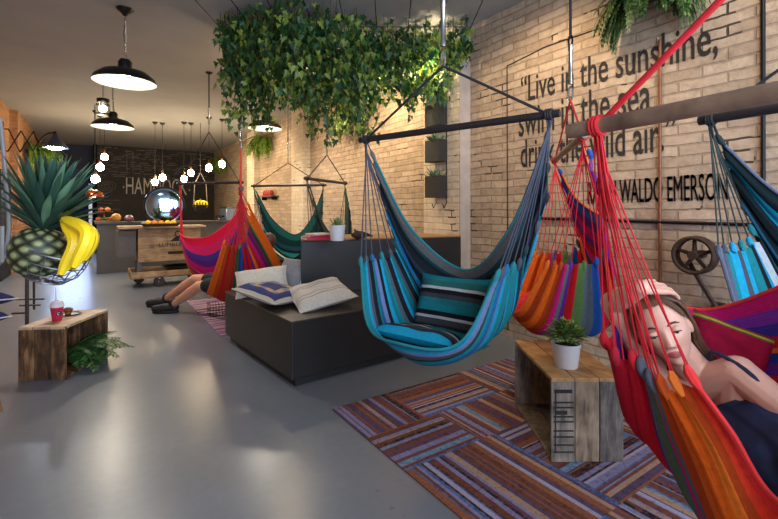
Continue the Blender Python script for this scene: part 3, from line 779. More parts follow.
# bushy little plant on the right crate
c = at(566, 370, 2.29); c.z = .4165
t = thing('potted_plant', 'small bushy green plant in white pot standing on grey wooden crate', 'plant', c)
pot(t, c, .058, .074, .135)
LF = leafmat('bush_leaf', (36, 60, 26), (84, 118, 52), (150, 176, 96))
m = MB(); rnd = random.Random(3); st = MB()
for k in range(300):
    a = rnd.random() * 2 * PI; e = rnd.random() ** .7 * 1.35
    d = V((math.cos(a) * math.sin(e), math.sin(a) * math.sin(e), math.cos(e))); p = c + V((0, 0, .14)) + V((d.x * .1, d.y * .1, d.z * .10)) * rnd.uniform(.45, 1.05)
    blade(m, p, d + V((rnd.uniform(-.6, .6), rnd.uniform(-.6, .6), rnd.uniform(0, .5))), (0, 0, 1), rnd.uniform(.026, .042), rnd.uniform(.014, .022), .8, 3)
    if k % 9 == 0: st.tube([c + V((0, 0, .12)), p], .0018, 4)
m.build('foliage', LF, t); st.build('stem', plain('stem_green', (70, 90, 44), .7), t)
# fern inside the left crate
c = CLP(.2, .34, .024)
t = thing('potted_fern', 'leafy green fern growing out of the brown crate', 'plant', c)
pot(t, c, .05, .065, .09, plain('terracotta', (120, 70, 50), .8))
FG = leafmat('fern_leaf', (16, 44, 20), (36, 84, 36), (110, 150, 80), tr=.2)
m = MB(); rnd = random.Random(5)
out = (xr.normalized())
for k in range(44):
    a = rnd.uniform(-1.15, 1.15); dd = Matrix.Rotation(a, 3, 'Z') @ out
    d = dd + V((0, 0, rnd.uniform(-.05, .55)))
    if abs(a) > .8: d = d * 1
    frond(m, c + V((0, 0, .13)), d, rnd.uniform(.24, .5) * (1 - .3 * abs(a)), .07, rnd.uniform(.25, .8), 13)
m.build('foliage', FG, t)
# cup and snack on the left crate
CT = .3975
c = at(57, 322, 3.35); c.z = CT
t = thing('takeaway_cup', 'pink smoothie cup with clear dome lid and straw on brown crate', 'cup', c)
m = MB(); m.lathe([(.001, 0), (.032, 0), (.043, .105), (.044, .108), (.041, .108)], c, 24); m.build('cup', plain('pink_smoothie', (190, 28, 70), .3, var=.03), t)
m = MB(); m.lathe([(.046, .106), (.047, .112), (.044, .118), (.040, .14), (.03, .152), (.012, .156)], c, 24); m.build('lid', plain('milky_lid', (226, 218, 222), .25, var=.02, bmp=0), t)
m = MB(); m.tube([c + V((0, 0, .1)), c + V((-.012, .0, .27))], .004, 8); m.build('straw', plain('white_straw', (235, 232, 230), .4), t)
vd = V((-c.x, -c.y, 0)).normalized(); sd = V((0, 0, 1)).cross(vd)
m = MB()
m.lathe([(.001, .0), (.018, .0), (.018, .002), (.001, .002)], c + vd * .0395 + sd * .012 + V((0, 0, .058)), 16, frame(sd, z=(vd + V((0, 0, -.08)))))
m.build('badge', plain('cup_badge', (40, 24, 30), .5), t)
m = MB(); m.tube([c + vd * .0425 + sd * (.012 + .009 * math.cos(q)) + V((0, 0, .058 + .009 * math.sin(q))) for q in [1.0 + .4 * k for k in range(11)]], .0022, 5); m.build('badge_mark', plain('cup_mark', (230, 220, 220), .5), t)
c = at(71, 315, 3.55); c.z = CT
t = thing('slate_plate', 'small dark plate lying on the brown crate behind the cup', 'plate', c)
m = MB(); m.lathe([(.001, 0), (.06, 0), (.075, .006), (.074, .009), (.058, .004), (.001, .004)], c, 24); m.build('plate', plain('dark_plate', (34, 34, 36), .4), t)
cc = c + V((-.02, 0, .0045))
t = thing('muffin', 'brown muffin on the dark plate beside pink cup', 'pastry', cc)
m = MB(); m.lathe([(.001, 0), (.022, 0), (.03, .03)], cc, 16); m.build('base', plain('muffin_base', (150, 96, 56), .8), t)
m = MB(); m.ell(cc + V((0, 0, .034)), (.036, .036, .022), nu=16, nv=10); m.build('crown', plain('muffin_top', (120, 72, 40), .85, var=.3, scale=60), t)

# ------------------------------------------------------------------ cushions
def cushion(label, c, sx, sy, th, M, mat, group=None, parts=None, name='cushion'):
    m = MB(); n = 22; top = []; bot = []
    for i in range(n + 1):
        r = []; b = []
        for j in range(n + 1):
            u = i / n * 2 - 1; v = j / n * 2 - 1
            k = max(0, (1 - u ** 4) * (1 - v ** 4)) ** .55
            pin = 1 - .07 * (1 - abs(v) ** 2) * (abs(u) ** 3) ; pin2 = 1 - .07 * (1 - abs(u) ** 2) * (abs(v) ** 3)
            wr = .06 * math.sin(7 * u + 3 * v) * math.sin(5 * v - 2 * u) * th
            p = V((u * sx / 2 * pin, v * sy / 2 * pin2, th / 2 * k + wr * k)); q = V((p.x, p.y, -th / 2 * k * .8))
            r.append(V(c) + M @ p); b.append(V(c) + M @ q)
        top.append(r); bot.append(b)
    m.grid(top, uvs=lambda a, b_: (a, b_)); m.grid([r[::-1] for r in bot], uvs=lambda a, b_: (a, 1 - b_))
    o = m.build(name, mat, loc=c); tag(o, label, 'cushion', group)
    edge = top[0] + [r[-1] for r in top[1:]] + top[-1][::-1][1:] + [r[0] for r in top[::-1][1:-1]]
    return o, edge
def piping(o, edge, mat, r=.004):
    m = MB(); m.tube(edge, r, 6, closed=True); m.build('piping', mat, o)
CREAM = plain('cream_linen', (206, 198, 186), .9, scale=60)
# patchwork navy and sand cushion
def patchmat():
    m, t, b = nodes('navy_sand_patchwork'); tc = t.nodes.new('ShaderNodeTexCoord'); sp = t.nodes.new('ShaderNodeSeparateXYZ'); t.links.new(tc.outputs['UV'], sp.inputs[0])
    NV, SD, GB = lin((52, 56, 108)), lin((196, 160, 112)), lin((130, 132, 158))
    def dist(o):
        a = N(t, 'ShaderNodeMath', operation='SUBTRACT'); a.inputs[1].default_value = .5; t.links.new(o, a.inputs[0])
        q = N(t, 'ShaderNodeMath', operation='ABSOLUTE'); t.links.new(a.outputs[0], q.inputs[0]); return q.outputs[0]
    mxn = N(t, 'ShaderNodeMath', operation='MAXIMUM'); t.links.new(dist(sp.outputs[0]), mxn.inputs[0]); t.links.new(dist(sp.outputs[1]), mxn.inputs[1])
    c1 = ramp(t, mxn.outputs[0], [(0, NV), (.2, SD), (.32, NV), (.46, lin((190, 180, 160)))], 'CONSTANT')
    ck = N(t, 'ShaderNodeTexChecker', Scale=7.0); ck.inputs[1].default_value = SD; ck.inputs[2].default_value = GB; t.links.new(tc.outputs['UV'], ck.inputs[0])
    band = ramp(t, mxn.outputs[0], [(0, (0, 0, 0, 1)), (.2, (1, 1, 1, 1)), (.32, (0, 0, 0, 1))], 'CONSTANT')
    mx = N(t, 'ShaderNodeMix', data_type='RGBA'); t.links.new(band, mx.inputs[0]); t.links.new(c1, mx.inputs[6]); t.links.new(ck.outputs[0], mx.inputs[7])
    t.links.new(mx.outputs[2], b.inputs['Base Color']); b.inputs['Roughness'].default_value = .9
    n = N(t, 'ShaderNodeTexNoise', Scale=90.0); t.links.new(coords(t), n.inputs[0]); bump(t, b, n.outputs[0], .3, .003); return m
def lay(a, tilt=0, axis=(1, 0, 0)): return rz(a) @ Matrix.Rotation(tilt, 3, V(axis))
PZ = .4805
def bp(px, py, z): return at(px, py, (EYE - z) * F / (py - HY))
c = bp(273, 293.5, .565)
o, e = cushion('navy and sand patchwork cushion on the low black bench', c, .46, .46, .13, lay(.5, R(4), (0, 1, 0)) @ Matrix.Rotation(R(10), 3, 'X'), patchmat(), 'cushions on the bench'); piping(o, e, CREAM)
c = bp(320, 294, .57)
o, e = cushion('cream cushion with thin grey stripes on bench near the hammock', c, .48, .44, .13, lay(-.1, R(-10), (0, 1, 0)) @ Matrix.Rotation(R(12), 3, 'X'), stripes('cream_stripe', [(10, (214, 206, 196)), (1, (150, 140, 132)), (3, (212, 204, 194)), (1, (160, 150, 142)), (10, (214, 206, 196)), (1, (160, 150, 140)), (2, (214, 206, 196)), (1, (170, 160, 150)), (12, (214, 206, 196))]), 'cushions on the bench'); piping(o, e, CREAM)
c = bp(262, 281.5, .61)
o, e = cushion('plain off-white cushion lying behind the navy patchwork one', c, .46, .30, .11, frame((.86, -.3, .1), z=(-.3, -.62, .72)), CREAM, 'cushions on the bench'); piping(o, e, CREAM)
c = at(291, 275, 4.05)
o, e = cushion('grey cushion leaning against the end of the tall black step', c, .34, .3, .1, lay(.5, R(-58), (0, 1, 0)), plain('grey_felt', (130, 132, 136), .9, scale=50), 'cushions on the bench'); piping(o, e, CREAM)
# cushions inside the blue hammock
def mid(a, b): return a.lerp(b, .5)
bc = mid(BLUE_A, BLUE_B); be = (BLUE_B - BLUE_A); be.z = 0; be.normalize(); bf = V((be.y, -be.x, 0)); bf = bf if bf.x < 0 else -bf
MB_ = frame(be)
cst = [(2.4, CYAN), (2, (40, 44, 48)), (2.5, (64, 68, 74)), (1.2, WHT), (2, BLK), (3, TEAL), (2.4, (30, 110, 122)), (2, (60, 64, 70)), (2, BLK), (1.2, WHT), (3, (40, 100, 100)), (3, TEAL)]
CS = stripes('blue_cushion', cst)
c = V((bc.x, bc.y, .575)) + bf * .10 - be * .02
o, e = cushion('striped teal seat cushion lying inside the blue hammock chair', c, .48, .44, .11, frame(be, z=(bf * -.25 + V((0, 0, 1)))), CS)
for k in range(3):
    for j in range(2):
        pass
c = V((bc.x, bc.y, .70)) - bf * .13 - be * .04
o, e = cushion('striped teal back cushion upright inside the blue hammock chair', c, .46, .36, .11, frame(be, z=(bf * .9 + V((0, 0, .35)))), CS)
# red cushion in the rainbow hammock
rc_ = mid(A2, B2); re_ = (B2 - A2); re_.z = 0; re_.normalize(); rf = V((re_.y, -re_.x, 0)); rf = rf if rf.x < 0 else -rf
c = V((rc_.x, rc_.y, .60)) + rf * .20 - re_ * .1
o, e = cushion('red cushion inside the rainbow striped hammock chair', c, .34, .30, .13, frame(re_, z=(rf * .35 + V((0, 0, 1)))), plain('red_cotton', (206, 26, 44), .85, scale=50))
# crimson cushion behind the woman
c = at(726, 349, 1.47)
o, e = cushion('crimson cushion with green and yellow band behind the lying woman', c, .25, .19, .11, frame((.62, -.62, -.35), z=(-.72, -.62, .25)), stripes('crimson_band', [(24, (150, 14, 52)), (.8, (60, 100, 44)), (1.2, (186, 150, 60)), (.8, (90, 90, 40)), (1.6, (150, 14, 52))]), None)

# ------------------------------------------------------------------ things on the tall step
def op(px, py, z): return at(px, py, (EYE - z) * F / (py - HY))
c = at(341.5, 240, 3.75); c.z = UZ + .0005; c.y += .08
t = thing('potted_plant', 'small spiky succulent in white pot on tall black step', 'plant', c)
pot(t, c, .058, .072, .14)
SUC = leafmat('succulent_leaf', (60, 90, 50), (110, 140, 80), (160, 180, 120))
m = MB(); rnd = random.Random(8)
for k in range(46):
    a = rnd.random() * 2 * PI; e_ = rnd.random() * 1.0; d = V((math.cos(a) * math.sin(e_), math.sin(a) * math.sin(e_), math.cos(e_)))
    blade(m, c + V((d.x * .03, d.y * .03, .125)), d, (0, 0, 1), rnd.uniform(.06, .1), .018, .1, 4)
m.build('foliage', SUC, t)
c = at(318, 239.8, 3.9); c.z = UZ + .0005; c += V((.03, .11, 0)); zz = UZ + .001
for k, (nm, col, hh, lab, sx) in enumerate((('book', (196, 28, 84), .022, 'magenta book lying at the bottom of the stack on tall step', .24), ('book', (176, 40, 50), .018, 'dark pink book lying in the middle of the stack', .22), ('book', (214, 200, 186), .016, 'cream book lying on top of the stack beside white pot', .19))):
    cc = V((c.x + k * .012, c.y, zz + hh / 2)); t = thing('book', lab, 'book', V((cc.x, cc.y, zz)), 'books on the tall step')
    M = rz(-.05 + .12 * k)
    m = MB(); m.box(cc + V((0, 0, hh / 2 - .0015)), (sx, .16, .003), M); m.box(cc - V((0, 0, hh / 2 - .0015)), (sx, .16, .003), M); m.box(cc + M @ V((-.0, -.0785, 0)), (sx, .003, hh), M); m.build('cover', plain('book_cover_%d' % k, col, .5), t, smooth=False)
    m = MB(); m.box(cc + M @ V((0, .001, 0)), (sx - .008, .152, hh - .0062), M); m.build('pages', plain('book_pages', (220, 212, 196), .9), t, smooth=False); zz += hh + .0006
c = at(360, 237, 4.0); c = V((c.x + .05, c.y + .1, UZ + .001))
t = thing('driftwood', 'small dark knotty piece of driftwood on the tall step', 'ornament', c)
m = MB(); rnd = random.Random(2)
m.ell(c + V((0, 0, .035)), (.075, .05, .037), nu=18, nv=12, fn=lambda p, q: q * (1 + .25 * math.sin(5 * p.x + 3) * math.cos(6 * p.y))); m.tube([c + V((.04, 0, .04)), c + V((.1, .02, .035)), c + V((.15, 0, .02))], [.022, .018, .01], 8); m.tube([c + V((-.02, 0, .05)), c + V((-.05, .01, .09))], [.018, .006], 7)
m.build('body', plain('dark_driftwood', (52, 38, 30), .85, var=.4, scale=30), t)

# ------------------------------------------------------------------ ivy on a ceiling trellis
IVY = leafmat('ivy_leaf', (18, 52, 38), (52, 98, 48), (178, 192, 80), tr=.35)
IV0 = at(230, 40, 4.75); IV1 = at(466, 40, 4.75)
ix = V((IV1.x - IV0.x, IV1.y - IV0.y, 0)); IL = ix.length; ix.normalize(); iy = V((-ix.y, ix.x, 0))
depf = lambda s: -.3 - .62 * max(0, 1 - abs(s - .33) / .36)
base = V((IV0.x, IV0.y, 0)) + ix * IL / 2
t = thing('hanging_ivy', 'large mass of green ivy hanging from ceiling over the bench', 'plant', V((base.x, base.y, CEIL)))
m = MB(); sv = MB(); rnd = random.Random(12)
def ivy_leaf(p, nrm, dn, s):
    dn = (dn - nrm * dn.dot(nrm)).normalized(); sd_ = nrm.cross(dn)
    sh = [(-.05, 0), (-.18, .34), (.1, .5), (.2, .28), (.55, .34), (.42, .16), (1, 0)]
    pts = [p + dn * a * s + sd_ * b * s + nrm * (.1 * s * (abs(b) * 2)) for a, b in sh]; pl_ = [p + dn * a * s - sd_ * b * s + nrm * (.1 * s * (abs(b) * 2)) for a, b in sh[1:-1]]
    vs = pts + pl_
    m.add(vs, [(0, 1, 2, 3), (0, 3, 5, 6), (3, 4, 5), (0, 9, 8, 7), (0, 6, 11, 9), (9, 11, 10)])
# lower edge of the mass along its length, metres below the ceiling, read along the trellis
LOW = [(0, .6), (.06, .95), (.12, 1.0), (.17, .72), (.24, .75), (.28, 1.0), (.33, .98), (.4, 1.25), (.46, 1.0), (.52, 1.15), (.6, 1.05), (.66, .8), (.74, .72), (.82, .98), (.9, .8), (.95, .5), (1, .35)]
def low(s):
    for (a, b), (c_, d_) in zip(LOW, LOW[1:]):
        if a <= s <= c_: return b + (d_ - b) * (s - a) / (c_ - a)
    return .4
for k in range(330):
    s = rnd.random(); dep = rnd.uniform(depf(s), .35)
    p = base + ix * (s - .5) * IL + iy * dep; p.z = CEIL - rnd.uniform(.05, .3) - .15 * s
    ln = low(s) * (1 - .28 * max(0, -dep - .3)) * (rnd.random() ** .6) * (1.0 if rnd.random() < .85 else 1.22)
    q = p.copy(); pts = [V((p.x, p.y, min(CEIL - .01, p.z + .25))), p.copy()]
    while CEIL - q.z < ln:
        q = q + V((rnd.uniform(-.03, .03), rnd.uniform(-.03, .03), -.045)); pts.append(q.copy())
        for _ in range(2 if rnd.random() < .6 else 3):
            a = rnd.random() * 2 * PI; nrm = V((math.cos(a), math.sin(a), rnd.uniform(-.1, .7))).normalized()
            ivy_leaf(q + V((rnd.uniform(-.06, .06), rnd.uniform(-.06, .06), rnd.uniform(-.04, .04))), nrm, V((rnd.uniform(-.5, .5), rnd.uniform(-.5, .5), -1)), rnd.uniform(.045, .085))
    if len(pts) > 2: sv.tube(pts, .003, 4)
for k in range(2200):
    s = rnd.random(); p = base + ix * (s - .5) * IL * 1.02 + iy * rnd.uniform(depf(s), .36); p.z = CEIL - rnd.uniform(.0, .34) - .2 * s * rnd.random() - .02
    a = rnd.random() * 2 * PI; ivy_leaf(p, V((math.cos(a), math.sin(a), rnd.uniform(-.2, .8))).normalized(), V((rnd.uniform(-.6, .6), rnd.uniform(-.6, .6), -1)), rnd.uniform(.05, .09))
# trailing ends
for (px, py0, py1, d) in ((252, 92, 126, 4.8), (240, 110, 122, 4.7), (309, 100, 134, 4.8), (462, 40, 58, 4.5), (264, 100, 128, 4.7), (441, 60, 102, 4.6), (425, 70, 104, 4.6), (345, 100, 112, 4.7), (398, 82, 104, 4.7)):
    a = at(px, py0 - 25, d); b = at(px + 3, py1, d); pts = spline([a, a.lerp(b, .5) + V((.03, 0, 0)), b], 12); sv.tube(pts, .003, 4)
    for p in pts:
        for _ in range(3):
            q = rnd.random() * 2 * PI; ivy_leaf(p + V((rnd.uniform(-.05, .05), rnd.uniform(-.05, .05), 0)), V((math.cos(q), math.sin(q), .3)).normalized(), V((rnd.uniform(-.4, .4), rnd.uniform(-.4, .4), -1)), rnd.uniform(.045, .075))
m.build('foliage', IVY, t, smooth=False); sv.build('stems', plain('ivy_stem', (70, 60, 40), .8), t)
m = MB()
for k in range(9): q = base + ix * (k / 8 - .5) * IL; m.tube([q - iy * .9 + V((0, 0, CEIL - .12)), q + iy * .36 + V((0, 0, CEIL - .12))], .005, 5)
for s in (-.9, -.3, .36): m.tube([base - ix * IL * .5 + iy * s + V((0, 0, CEIL - .125)), base + ix * IL * .5 + iy * s + V((0, 0, CEIL - .125))], .005, 5)
for sx in (-.48, 0, .48):
    for sy_ in (-.3, .34): q = base + ix * IL * sx + iy * sy_; m.tube([q + V((0, 0, CEIL - .125)), q + V((0, 0, CEIL))], .004, 5)
m.build('trellis', BLACK, t)

# ------------------------------------------------------------------ wall ferns
FB = leafmat('bright_fern', (48, 84, 22), (104, 142, 40), (176, 200, 84), tr=.3)
FD = leafmat('dark_fern', (24, 46, 20), (66, 100, 44), (140, 160, 90), tr=.25)
def wall_fern(label, px, py, wpx, drop, out, mat, n, seed, wall=None, grp='ferns on the walls'):
    p = at_x(px, py, wall if wall else WX); d = (p.x * SY + p.y * CY); wd = wpx / F * d
    sgn = -1 if (wall is None or wall > 0) else 1
    c = V((p.x + sgn * .07, p.y, p.z)); t = thing('hanging_fern', label, 'fern', V((p.x, p.y, p.z)), grp)
    m = MB(); m.lathe([(.001, -.09), (.035, -.085), (.055, 0), (.06, .005), (.05, .005)], c, 16); m.box(V((p.x + sgn * .012, p.y, p.z - .02)), (.02, .05, .08)); m.build('pot', plain('dark_pot', (44, 38, 36), .7), t)
    m = MB(); rnd = random.Random(seed)
    for k in range(n):
        a = rnd.uniform(-PI / 2 - .25, PI / 2 + .25); dd = V((sgn * math.cos(a), math.sin(a), rnd.uniform(.0, .8)))
        if sgn * dd.x < .1: dd.x = sgn * .1
        L_ = drop * rnd.uniform(.6, 1.1); frond(m, c, V((dd.x * out, dd.y * wd / drop * 1.1, dd.z)), L_, .04, rnd.uniform(1.4, 2.6), 15)
    for i, v_ in enumerate(m.v):
        if sgn < 0 and v_.x > p.x - .005: v_.x = p.x - .005 - (i % 7) * .001
        if sgn > 0 and v_.x < p.x + .005: v_.x = p.x + .005
    m.build('foliage', mat, t); return t
wall_fern('big shaggy dark fern high on brick wall above the quotation', 655, -8, 112, .5, .7, FD, 150, 4)
wall_fern('bright yellow-green fern on brick wall below right half of ivy', 356, 112, 34, .62, .8, FB, 120, 6)
wall_fern('bright green fern on wall below the rightmost big black lamp', 268, 140, 28, .75, .8, FB, 110, 9)
wall_fern('small fern far back on wall behind two hanging bulbs', 225, 160, 26, .65, .8, FB, 80, 13)
wall_fern('yellow-green fern on left brick wall behind the pineapple leaves', 26, 150, 22, .9, .7, FB, 100, 14, -1.31)
# three black planters on a wall rail
zs = [at_x(441, y, PX).z for y in (117, 152, 187)]
yy = at_x(442, 150, PX).y
t = thing('wall_planter', 'column of three black planter boxes with succulents on brick pilaster', 'planter', V((PX, yy, zs[1])))
m = MB()
for s in (-.09, .09): m.tube([V((PX - .012, yy + s, at_x(437, 98, PX).z)), V((PX - .012, yy + s, at_x(437, 203, PX).z)), V((PX - .05, yy + s, at_x(437, 208, PX).z)), V((PX - .07, yy + s, at_x(437, 204, PX).z))], .006, 6)
m.build('rail', BLACK, t)
for k, z in enumerate(zs):
    m = MB(); c = V((PX - .09, yy, z))
    for (a, b) in (((0, 0, -.12), (.13, .24, .008)), ((-.062, 0, 0), (.006, .24, .24)), ((.062, 0, 0), (.006, .24, .24)), ((0, .117, 0), (.13, .006, .24)), ((0, -.117, 0), (.13, .006, .24))): m.box(c + V(a), b)
    b = m.build('planter_box', plain('black_planter', (40, 38, 38), .6), t, smooth=False, bevel=.004)
    m = MB(); rnd = random.Random(k)
    for q in range(34):
        a = rnd.random() * 2 * PI; e_ = rnd.random() * .9; d = V((math.cos(a) * math.sin(e_), math.sin(a) * math.sin(e_), math.cos(e_)))
        blade(m, c + V((d.x * .03, d.y * .08, .07)), d, (0, 0, 1), rnd.uniform(.1, .2), .026, .25, 4)
    m.build('succulent', leafmat('agave_leaf', (50, 80, 60), (96, 130, 100), (150, 170, 130)), b)
# ------------------------------------------------------------------ lamps
SHADE = plain('black_enamel', (24, 23, 24), .35, .3, var=.05, bmp=0)
def emis(name, rgb, s):
    if name in MC: return MC[name]
    m, t, b = nodes(name); b.inputs['Base Color'].default_value = (1, 1, 1, 1)
    b.inputs['Emission Color'].default_value = rgb + (1,); b.inputs['Emission Strength'].default_value = s; MC[name] = m; return m
SHIN = plain('white_enamel', (240, 236, 226), .4, var=.02, bmp=0)
def pendant(label, c, r, power, group='big black pendant lamps', tilt=None):
    t = thing('pendant_lamp', label, 'lamp', V((c.x, c.y, CEIL)), group); h = r * .58
    o = MB(); o.lathe([(r, 0), (r * 1.0, .006), (r * .94, h * .30), (r * .72, h * .62), (r * .34, h * .82), (r * .2, h * .9)], c, 36); o.build('lamp_shade', SHADE, t)
    m = MB(); m.lathe([(r * .99, .004), (r * .92, h * .28), (r * .70, h * .60), (r * .32, h * .79), (.001, h * .82)], c, 36); m.build('shade_lining', SHIN, t)
    m = MB(); m.lathe([(r * .21, h * .86), (r * .22, h * 1.25), (r * .16, h * 1.42), (.01, h * 1.46)], c, 18); m.build('lamp_holder', SHADE, t)
    m = MB(); m.ell(c + V((0, 0, h * .4)), (.05, .05, .065), nu=14, nv=10); m.build('bulb', emis('bulb_glow', (1, .86, .66), 18), t)
    m = MB(); z = c.z + h * 1.44; n = int((CEIL - .05 - z) / .035)
    for k in range(n):
        q = V((c.x, c.y, z + .0175 + k * .035)); ax = V((1, 0, 0)) if k % 2 else V((0, 1, 0))
        m.tube([q + ax * .009 * math.cos(s * PI / 4) + V((0, 0, .023 * math.sin(s * PI / 4))) for s in range(8)], .0035, 5, closed=True)
    m.build('chain', STEEL, t)
    m = MB(); m.tube([V((c.x + .014, c.y, z)), V((c.x - .01, c.y, (z + CEIL) / 2)), V((c.x + .01, c.y, CEIL - .03))], .004, 6); m.build('cable', plain('black_cable', (22, 22, 22), .6), t)
    m = MB(); m.lathe([(.012, -.075), (.03, -.05), (.075, -.012), (.08, 0)], V((c.x, c.y, CEIL)), 20); m.build('canopy', SHADE, t)
    spot('pendant_light', c + V((0, 0, h * .15)), c - V((0, 0, 1)), power, WHITE, 150, .4, .07)
    point('pendant_glow', c + V((0, 0, h * .2)), power * .05, WHITE, .05)
    return t
p = at(125, 83, 4.32); pendant('nearest big black pendant lamp hanging on chain over the aisle', p, .285, 70)
p = at(113, 127.5, 6.3); pendant('second big black pendant lamp hanging just beyond the nearest one', p, .275, 70)
p = at(265, 129, 7.1); pendant('big black pendant lamp partly hidden behind trailing ivy', p, .275, 70)
# bare bulbs on cords
FIL = emis('filament_glow', (1, .8, .5), 60)
def bulb(label, px, py, d, power, group='bare hanging bulbs', r=.068):
    c = at(px, py, d); t = thing('hanging_bulb', label, 'bulb', V((c.x, c.y, CEIL)), group)
    m = MB(); m.ell(c, (r, r, r * 1.15), nu=14, nv=10); m.build('bulb', FIL, t)
    m = MB(); m.lathe([(.018, r * 1.0), (.024, r * 1.1), (.024, r * 1.1 + .07), (.01, r * 1.1 + .09)], c, 12); m.build('bulb_holder', plain('brass_holder', (110, 74, 44), .4, .6), t)
    m = MB(); m.tube([c + V((0, 0, r * 1.1 + .08)), V((c.x, c.y, CEIL - .02))], .005, 6); m.build('cord', plain('black_cable', (22, 22, 22), .6), t)
    m = MB(); m.lathe([(.01, -.06), (.05, -.03), (.06, 0)], V((c.x, c.y, CEIL)), 14); m.build('canopy', SHADE, t)
    point('bulb_light', c - V((0, 0, r * 1.6)), power, WARM, .06)
bulb('highest of three bare bulbs over the grey counter', 104.5, 157, 9.6, 4.5)
bulb('middle one of three bare bulbs over the grey counter', 100, 167, 9.1, 4.5)
bulb('lowest of three bare bulbs over the counter, above copper lamp', 95.5, 179, 8.7, 4.5, r=.075)
bulb('left one of two bare bulbs above the round mirror', 155, 182, 9.8, 4.5)
bulb('right one of two bare bulbs above the round mirror', 162.5, 177.5, 9.9, 4.5)
bulb('left one of two bulbs over left end of pink hammock bar', 184, 179, 9.8, 4.5)
bulb('right one of two bulbs over left end of pink hammock bar', 191, 173, 9.9, 4.5)
bulb('left one of two bulbs in front of the farthest fern', 209, 168, 9.3, 4.5)
bulb('right one of two bulbs in front of the farthest fern', 222, 164, 9.5, 4.5)
# copper lamp
c = at(94.5, 197, 8.2); t = thing('copper_lamp', 'small copper pendant lamp hanging over left end of counter', 'lamp', V((c.x, c.y, CEIL)))
m = MB(); m.lathe([(.15, 0), (.152, .01), (.135, .08), (.08, .12), (.03, .13)], c, 24); m.build('lamp_shade', plain('copper_shade', (190, 92, 44), .3, .9), t)
m = MB(); m.tube([c + V((0, 0, .12)), V((c.x, c.y, CEIL))], .005, 6); m.build('cord', plain('black_cable', (22, 22, 22), .6), t)
m = MB(); m.ell(c + V((0, 0, .03)), .04, nu=12, nv=8); m.build('bulb', emis('bulb_glow', (1, .86, .66), 18), t)
# jar lantern
c = at(103, 112, 6.9); t = thing('jar_lantern', 'glass jar lantern hanging left of second black pendant lamp', 'lamp', V((c.x, c.y, CEIL)))
m = MB(); m.lathe([(.001, 0), (.09, .0), (.1, .02), (.1, .17), (.07, .2)], c - V((0, 0, .05)), 20); m.build('jar', glassmat('jar_glass'), t)
m = MB(); m.lathe([(.075, .15), (.09, .16), (.09, .21), (.03, .23)], c, 20); m.build('cap', SHADE, t); m = MB(); m.lathe([(.001, -.06), (.095, -.05), (.1, -.03)], c, 20); m.build('jar_base', SHADE, t)
m = MB(); m.ell(c + V((0, 0, .05)), (.04, .04, .055), nu=12, nv=8); m.build('bulb', emis('bulb_glow', (1, .86, .66), 18), t)
m = MB(); m.tube([c + V((0, 0, .22)), V((c.x, c.y, CEIL))], .006, 6); m.build('cord', BLACK, t)
# scissor arm wall lamp
D_ = 7.7
t = thing('scissor_lamp', 'black scissor-arm wall lamp on left brick wall', 'lamp', at_x(0, 140, LX))
def sp_(px, py): return at(px, py, D_ - px * .006)
m = MB(); m.tube([sp_(2.5, 121), sp_(2.5, 152)], .018, 8); m.box(sp_(1.5, 136) - V((.03, 0, 0)), (.05, .04, .5)); m.build('wall_bracket', BLACK, t)
zig = [(3, 129), (9, 129), (20.5, 150.5), (33, 131.5), (39, 142)]; zig2 = [(9, 149), (21, 131), (31, 148), (33, 150)]
zigA = [(8.5, 129), (20, 152), (33.5, 131.5), (38.5, 142.5)]; zigB = [(8, 151), (21, 131), (33, 151), (39, 142)]
m = MB()
for z_ in (zigA, zigB):
    for a, b in zip(z_, z_[1:]): m.tube([sp_(*a), sp_(*b)], .011, 6)
m.tube([sp_(2.5, 129), sp_(8.5, 129)], .011, 6); m.tube([sp_(2.5, 151), sp_(8, 151)], .011, 6)
m.build('scissor_arm', BLACK, t)
m = MB(); m.tube(spline([sp_(38.7, 142.5), sp_(43, 137), sp_(48, 133.5), sp_(54, 133)], 10), .012, 8); m.ell(sp_(55, 133), .03); m.build('gooseneck', BLACK, t)
c = sp_(55.5, 148)
m = MB(); m.lathe([(.18, 0), (.17, .03), (.08, .14), (.045, .2), (.03, .24), (.001, .25)], c, 26); m.build('lamp_shade', plain('blue_grey_enamel', (58, 66, 82), .35, .3), t)
m = MB(); m.ell(c + V((0, 0, .015)), (.12, .12, .05), nu=16, nv=10); m.build('bulb', emis('cold_bulb', (.8, .9, 1), 60), t)
spot('scissor_light', c - V((0, 0, .05)), c - V((0, 0, 1)), 35, (.85, .92, 1), 140, .5, .06)
# recessed corridor lights
for (px, py) in ((54.5, 156), (55.3, 161.5), (56, 166.5)):
    c = at(px, py, 15.5 + (py - 156) * .02); 
    t = thing('corridor_lamp', 'small white lamp in the dark blue passage', 'lamp', V((c.x, c.y, c.z)), 'small lamps in the dark passage')
    m = MB(); m.ell(c, (.05, .05, .03), nu=12, nv=8); m.build('bulb', emis('cold_bulb', (.8, .9, 1), 60), t); m = MB(); m.tube([c + V((0, 0, .02)), V((c.x, c.y, CEIL))], .006, 6); m.build('cord', BLACK, t)

